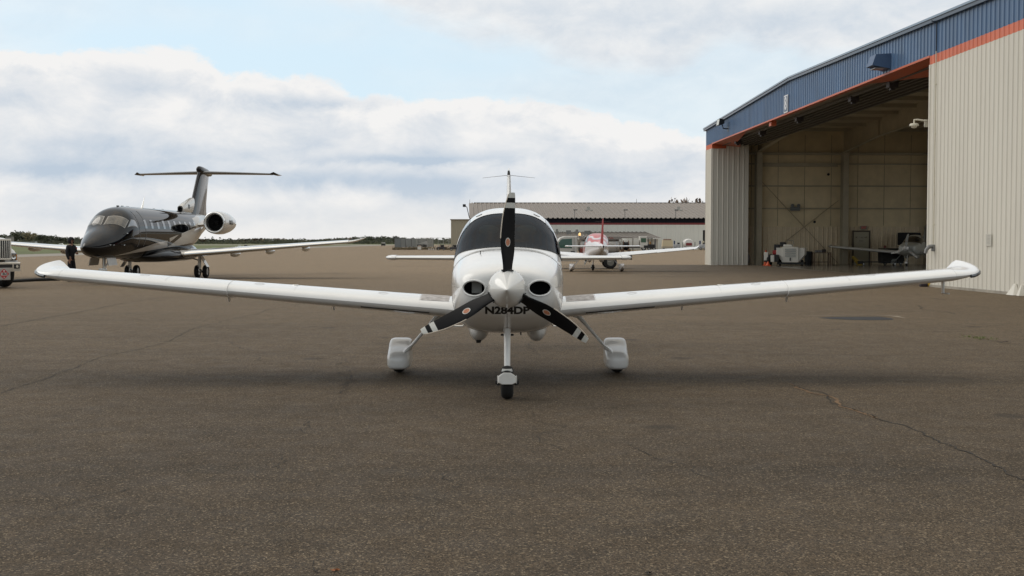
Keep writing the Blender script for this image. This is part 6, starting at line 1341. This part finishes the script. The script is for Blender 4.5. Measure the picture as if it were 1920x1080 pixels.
for sx in (-.57, .57):
    for sy in (-.3, .3): MB().box(sx-.04, sx+.04, sy-.04, sy+.04, 0, .82).build('leg', WD, wt)
pb = thing('parts_box', 'clutter of small parts lying on the workbench', 'box', (p.x-.1, p.y, p.z+.88), 0); MB().bbox(-.35, .1, -.15, .15, 0, .16, .02).build('box', mat('parts_grey', (.22, .22, .22), .5, var=.5, vscale=6), pb); MB().bbox(.14, .4, -.12, .12, 0, .22, .02).build('can', mat('parts_dark', (.06, .05, .045), .5), pb)
p = hin(1672, 82.8); dc = thing('covered_cart', 'dark canvas covered cart behind the grey airplane wing', 'cart', p, 0)
MB().bbox(-.85, .75, -.5, .5, .25, 1.18, .08).build('cover', mat('canvas_dark', (.035, .033, .028), .85, var=.4, vscale=3), dc); MB().box(-.8, .7, -.45, .45, .12, .25).build('base', BLACK, dc)
for sx in (-.6, .5): wheel(dc, (sx, -.4, .12), .12, .08, axis='y')
p = hin(1645, 81.6); tw = thing('tow_bar', 'long low black tow bar on small wheels on the hangar floor', 'tow bar', p, R(2)); MB().box(-1.25, 1.7, -.05, .05, .20, .27).build('bar', BLACK, tw)
for sx in (-1.0, 1.2): wheel(tw, (sx, -.1, .1), .1, .06, axis='y', hub_mat=ALU)
MB().bbox(-1.35, -1.05, -.2, .2, .1, .3, .02).build('tow_head', BLACK, tw)
p = hin(1606, 82.9); yl_ = thing('wheel_ramp', 'yellow wheel ramp leaning by the hangar side door', 'ramp', p, 0); MB().prism([(-.32, .55), (-.22, .62), (.42, .05), (.42, 0), (.1, 0)], -.2, .2).build('ramp', mat('ramp_yellow', (.40, .28, .04), .6, var=.2), yl_)
p = hin(1691, 84.0); hc = thing('hanging_cover', 'black cover bundle hanging on the back wall behind the grey airplane', 'cover', (p.x+.5, p.y-.2, 1.75), 0); MB().bbox(-.9, .75, -.12, .1, -.35, .55, .1).bbox(-.2, 1.5, -.16, .1, -.75, -.1, .12).build('bundle', mat('cover_black', (.012, .012, .012), .8, bump=.6, bscale=6), hc)
p = hin(1402, 83.4); fe = thing('fire_extinguisher', 'wheeled grey fire extinguisher left of the hangar column', 'extinguisher', p, 0); MB().rev([(.12, .1), (.14, .2), (.14, .65), (.08, .75), (.03, .82)], 'z', (0, 0, 0), 16).build('cylinder', GREYM, fe, 40); MB().tube([(.0, .1, .2), (.12, .15, 1.9)], .02, 6).build('handle', mat('handle_brown', (.16, .09, .06), .6), fe); wheel(fe, (-.2, 0, .14), .14, .06)
p = Hm @ Vector((EW+.12, 12.9, 1.2)); xx = thing('wall_extinguisher', 'small fire extinguisher with white tag hung right of the hangar side door', 'extinguisher', p, math.atan2(HD.y, HD.x)); MB().rev([(.07, -.25), (.08, .1), (.03, .18)], 'z', (.08, 0, 0), 14).build('cylinder', mat('extinguisher_red', (.25, .04, .03), .4), xx, 40); MB().box(.15, .16, -.05, .05, -.12, 0).build('tag', BLADEW, xx)

# ------------------------------------------------------------ far field: trees, sheds, markers
def tree_proto(seed, cols, tall, leaves=650):
    rnd = random.Random(seed); t = bpy.data.objects.new('tree', None); COL.objects.link(t); t.empty_display_size = .2
    tr_ = MB(); tr_.tube([(0, 0, 0), (.1, 0, 2.0), (-.1, .1, 3.6), (0, 0, 5.2)], [.26, .20, .13, .05], 7)
    for k in range(7):
        a = rnd.random()*6.28; z = 1.8+rnd.random()*2.4; tr_.tube([(0, 0, z), (math.cos(a)*1.0, math.sin(a)*1.0, z+.9), (math.cos(a)*1.9, math.sin(a)*1.9, z+1.3)], [.09, .06, .02], 5)
    tr_.build('trunk', mat('bark', (.09, .075, .06), .9), t, 60)
    cr = MB(); blobs = [(rnd.gauss(0, 1.15), rnd.gauss(0, 1.1), 2.3+rnd.random()*3.4*tall, .75+rnd.random()*.8) for _ in range(15)]
    for k in range(leaves):
        b = rnd.choice(blobs); d = Vector((rnd.gauss(0, 1), rnd.gauss(0, 1), rnd.gauss(0, .8))).normalized()*b[3]*(rnd.random()**.4); c = Vector(b[:3])+d; s_ = .20+rnd.random()*.22
        u = Vector((rnd.gauss(0, 1), rnd.gauss(0, 1), rnd.gauss(0, 1))).normalized(); v = u.orthogonal().normalized()
        cr.add([c+u*s_, c+v*s_*.8, c-u*s_*.9, c-v*s_*.7], [(0, 1, 2, 3)], k % 2)
    cr.build('crown', cols, t); return t
def fol(n, c): return mat(n, c, .9, var=.35, vscale=.9)
F1 = [fol('foliage_olive', (.13, .13, .085)), fol('foliage_dark', (.085, .092, .07))]; F2 = [fol('foliage_rust', (.19, .125, .085)), fol('foliage_brown', (.13, .10, .078))]; F3 = [fol('foliage_green', (.095, .115, .07)), fol('foliage_dark', (.085, .092, .07))]; F4 = [fol('foliage_yellow', (.24, .19, .09)), fol('foliage_olive', (.13, .13, .085))]
PR = [(tree_proto(1, F1, 1.0), 'olive green tree in the tree line behind the fuel truck hood'), (tree_proto(2, F2, 1.05), 'rust brown autumn tree in the tree line behind the fuel truck hood'), (tree_proto(3, F3, .9), 'dark green tree in the tree line behind the fuel truck hood'), (tree_proto(4, F4, 1.1), 'yellowing autumn tree in the tree line behind the fuel truck hood')]
used = set(); rnd = random.Random(11)
def plant(px, top, Y, kind, wide=1.0, label=None, group='trees of the tree line behind the fuel truck hood'):
    h = CAM_H+(452-top)*Y/F; pt_, lab = PR[kind]
    if kind in used: t = copy_tree(pt_)
    else: t = pt_; used.add(kind)
    s_ = h/6.4; t.location = ((px-960)/F*Y, Y, 0); t.scale = (s_*wide, s_*wide, s_); t.rotation_euler = (0, 0, rnd.random()*6.28); tag(t, label or lab, 'tree', group); return t
tops = [(-10, 440), (8, 440), (22, 438), (36, 433), (48, 436), (60, 438), (74, 437), (86, 440), (98, 441), (110, 444), (124, 445), (138, 444), (150, 446), (160, 447)]
def topat(px, tb):
    for (a, x), (b, y) in zip(tb[:-1], tb[1:]):
        if a <= px <= b: return x+(y-x)*(px-a)/(b-a)
    return tb[-1][1]
px = -14.0
while px < 165: plant(px, topat(px, tops)+rnd.uniform(-1, 2), 640+rnd.uniform(-20, 40), rnd.choice([0, 0, 1, 2, 2, 3, 1]), 1.25); px += rnd.uniform(8, 12)
px = -10.0
while px < 165: plant(px, topat(px, tops)+rnd.uniform(1, 4), 700+rnd.uniform(0, 30), rnd.choice([0, 1, 2]), 1.5); px += rnd.uniform(12, 18)
tp2 = [(370, 448), (420, 448.5), (470, 447), (500, 446), (530, 447.5), (560, 448.5), (600, 449), (640, 446), (670, 444), (690, 442.5), (715, 442), (730, 443.5), (745, 442), (760, 446), (790, 447.5), (860, 448)]
px = 366.0
while px < 870:
    t = plant(px, topat(px, tp2)+rnd.uniform(-.6, 1.2), 660+rnd.uniform(-15, 50), rnd.choice([0, 0, 1, 2, 2, 3, 0]), 1.5 if px < 640 else 1.3); where = 'between the jet engine and fenced yard' if px < 745 else 'behind the fenced yard'
    t['label'] = t['label'].split(' in the')[0].replace(' autumn', '')+' '+where+', far tree line'; t['group'] = 'trees of the far tree line '+where; px += rnd.uniform(6.5, 10)
ug = MB()
for k in range(9000):
    px = rnd.choice([rnd.uniform(-30, 175), rnd.uniform(350, 890), rnd.uniform(350, 890)]); Y = 650+rnd.uniform(-12, 60); X = (px-960)/F*Y; z = abs(rnd.gauss(0, 1.0)); a = rnd.random()*6.28; s_ = .5+rnd.random()*.5
    ug.add([(X-s_*math.cos(a), Y-s_*math.sin(a), z), (X+s_*math.cos(a), Y+s_*math.sin(a), z+.2), (X, Y, z+s_)], [(0, 1, 2)], k % 2)
o = ug.build('undergrowth', [F1[1], F1[0]]); o['kind'] = 'stuff'
t = plant(1288, 374, 300, 1, .55, 'bare looking treetop just above the far hangar roof', None)
if 'group' in t: del t['group']
lb = thing('shed', 'long low pale shed at the foot of the trees behind the fuel truck', 'building', ((46-960)/F*600, 600, 0), 0); MB().box(-6, 5.5, 0, 3, 0, .95).build('wall', mat('shed_pale', (.45, .46, .46), .7), lb); MB().prism([(-6.1, .95), (5.6, .95), (5.3, 1.35), (-5.8, 1.35)], -.1, 3.1).build('roof', mat('shed_roof', (.30, .31, .31), .6), lb)
lb = thing('building', 'grey block building standing in the trees behind the fuel truck hood', 'building', ((17-960)/F*610, 610, 0), 0); MB().box(-1.6, 1.5, 0, 3, 0, 3.9).build('wall', mat('block_grey', (.24, .22, .20), .7), lb); MB().box(-1.7, 1.6, -.1, 3.1, 3.9, 4.1).build('roof', mat('block_roof', (.16, .15, .14), .7), lb)
mk = thing('field_marker', 'small white hut on the grass between the truck and the person', 'hut', ((115-960)/F*380, 380, 0), 0); MB().prism([(-.8, .15), (.8, .15), (.75, .5), (.35, .95), (-.35, .95), (-.75, .5)], -.5, .5).build('hut', WHITE2, mk); MB().box(-.6, .6, -.4, .4, 0, .15).build('base', GREYM, mk)
for px_, py_, lab, m_ in ((449, 462.5, 'small white airfield marker box on the grass', WHITE2), (461, 463, 'small dark airfield marker box on the grass', BLACK)):
    p = gnd(px_, py_); mk = thing('airfield_marker', lab, 'marker', (p.x, p.y, 0), 0); MB().bbox(-.45, .45, -.1, .1, .1, .55, .02).build('panel', m_, mk); MB().tube([(-.3, 0, 0), (-.3, 0, .15)], .03, 6).build('leg', GREYM, mk); MB().tube([(.3, 0, 0), (.3, 0, .15)], .03, 6).build('leg', GREYM, mk)
uv = thing('utility_vehicle', 'tiny white topped dark utility vehicle far away on the apron', 'vehicle', ((719-960)/F*400, 400, 0), 0); MB().bbox(-.7, .7, -.6, .6, .2, .8, .08).build('body', BLACK, uv); MB().bbox(-.6, .6, -.55, .55, .95, 1.15, .05).build('roof', WHITE2, uv)
for sx in (-.45, .45): wheel(uv, (sx, -.55, .2), .2, .12, axis='y'); MB().tube([(sx, 0, .8), (sx, 0, 1.0)], .04, 6).build('roof_post', BLACK, uv)
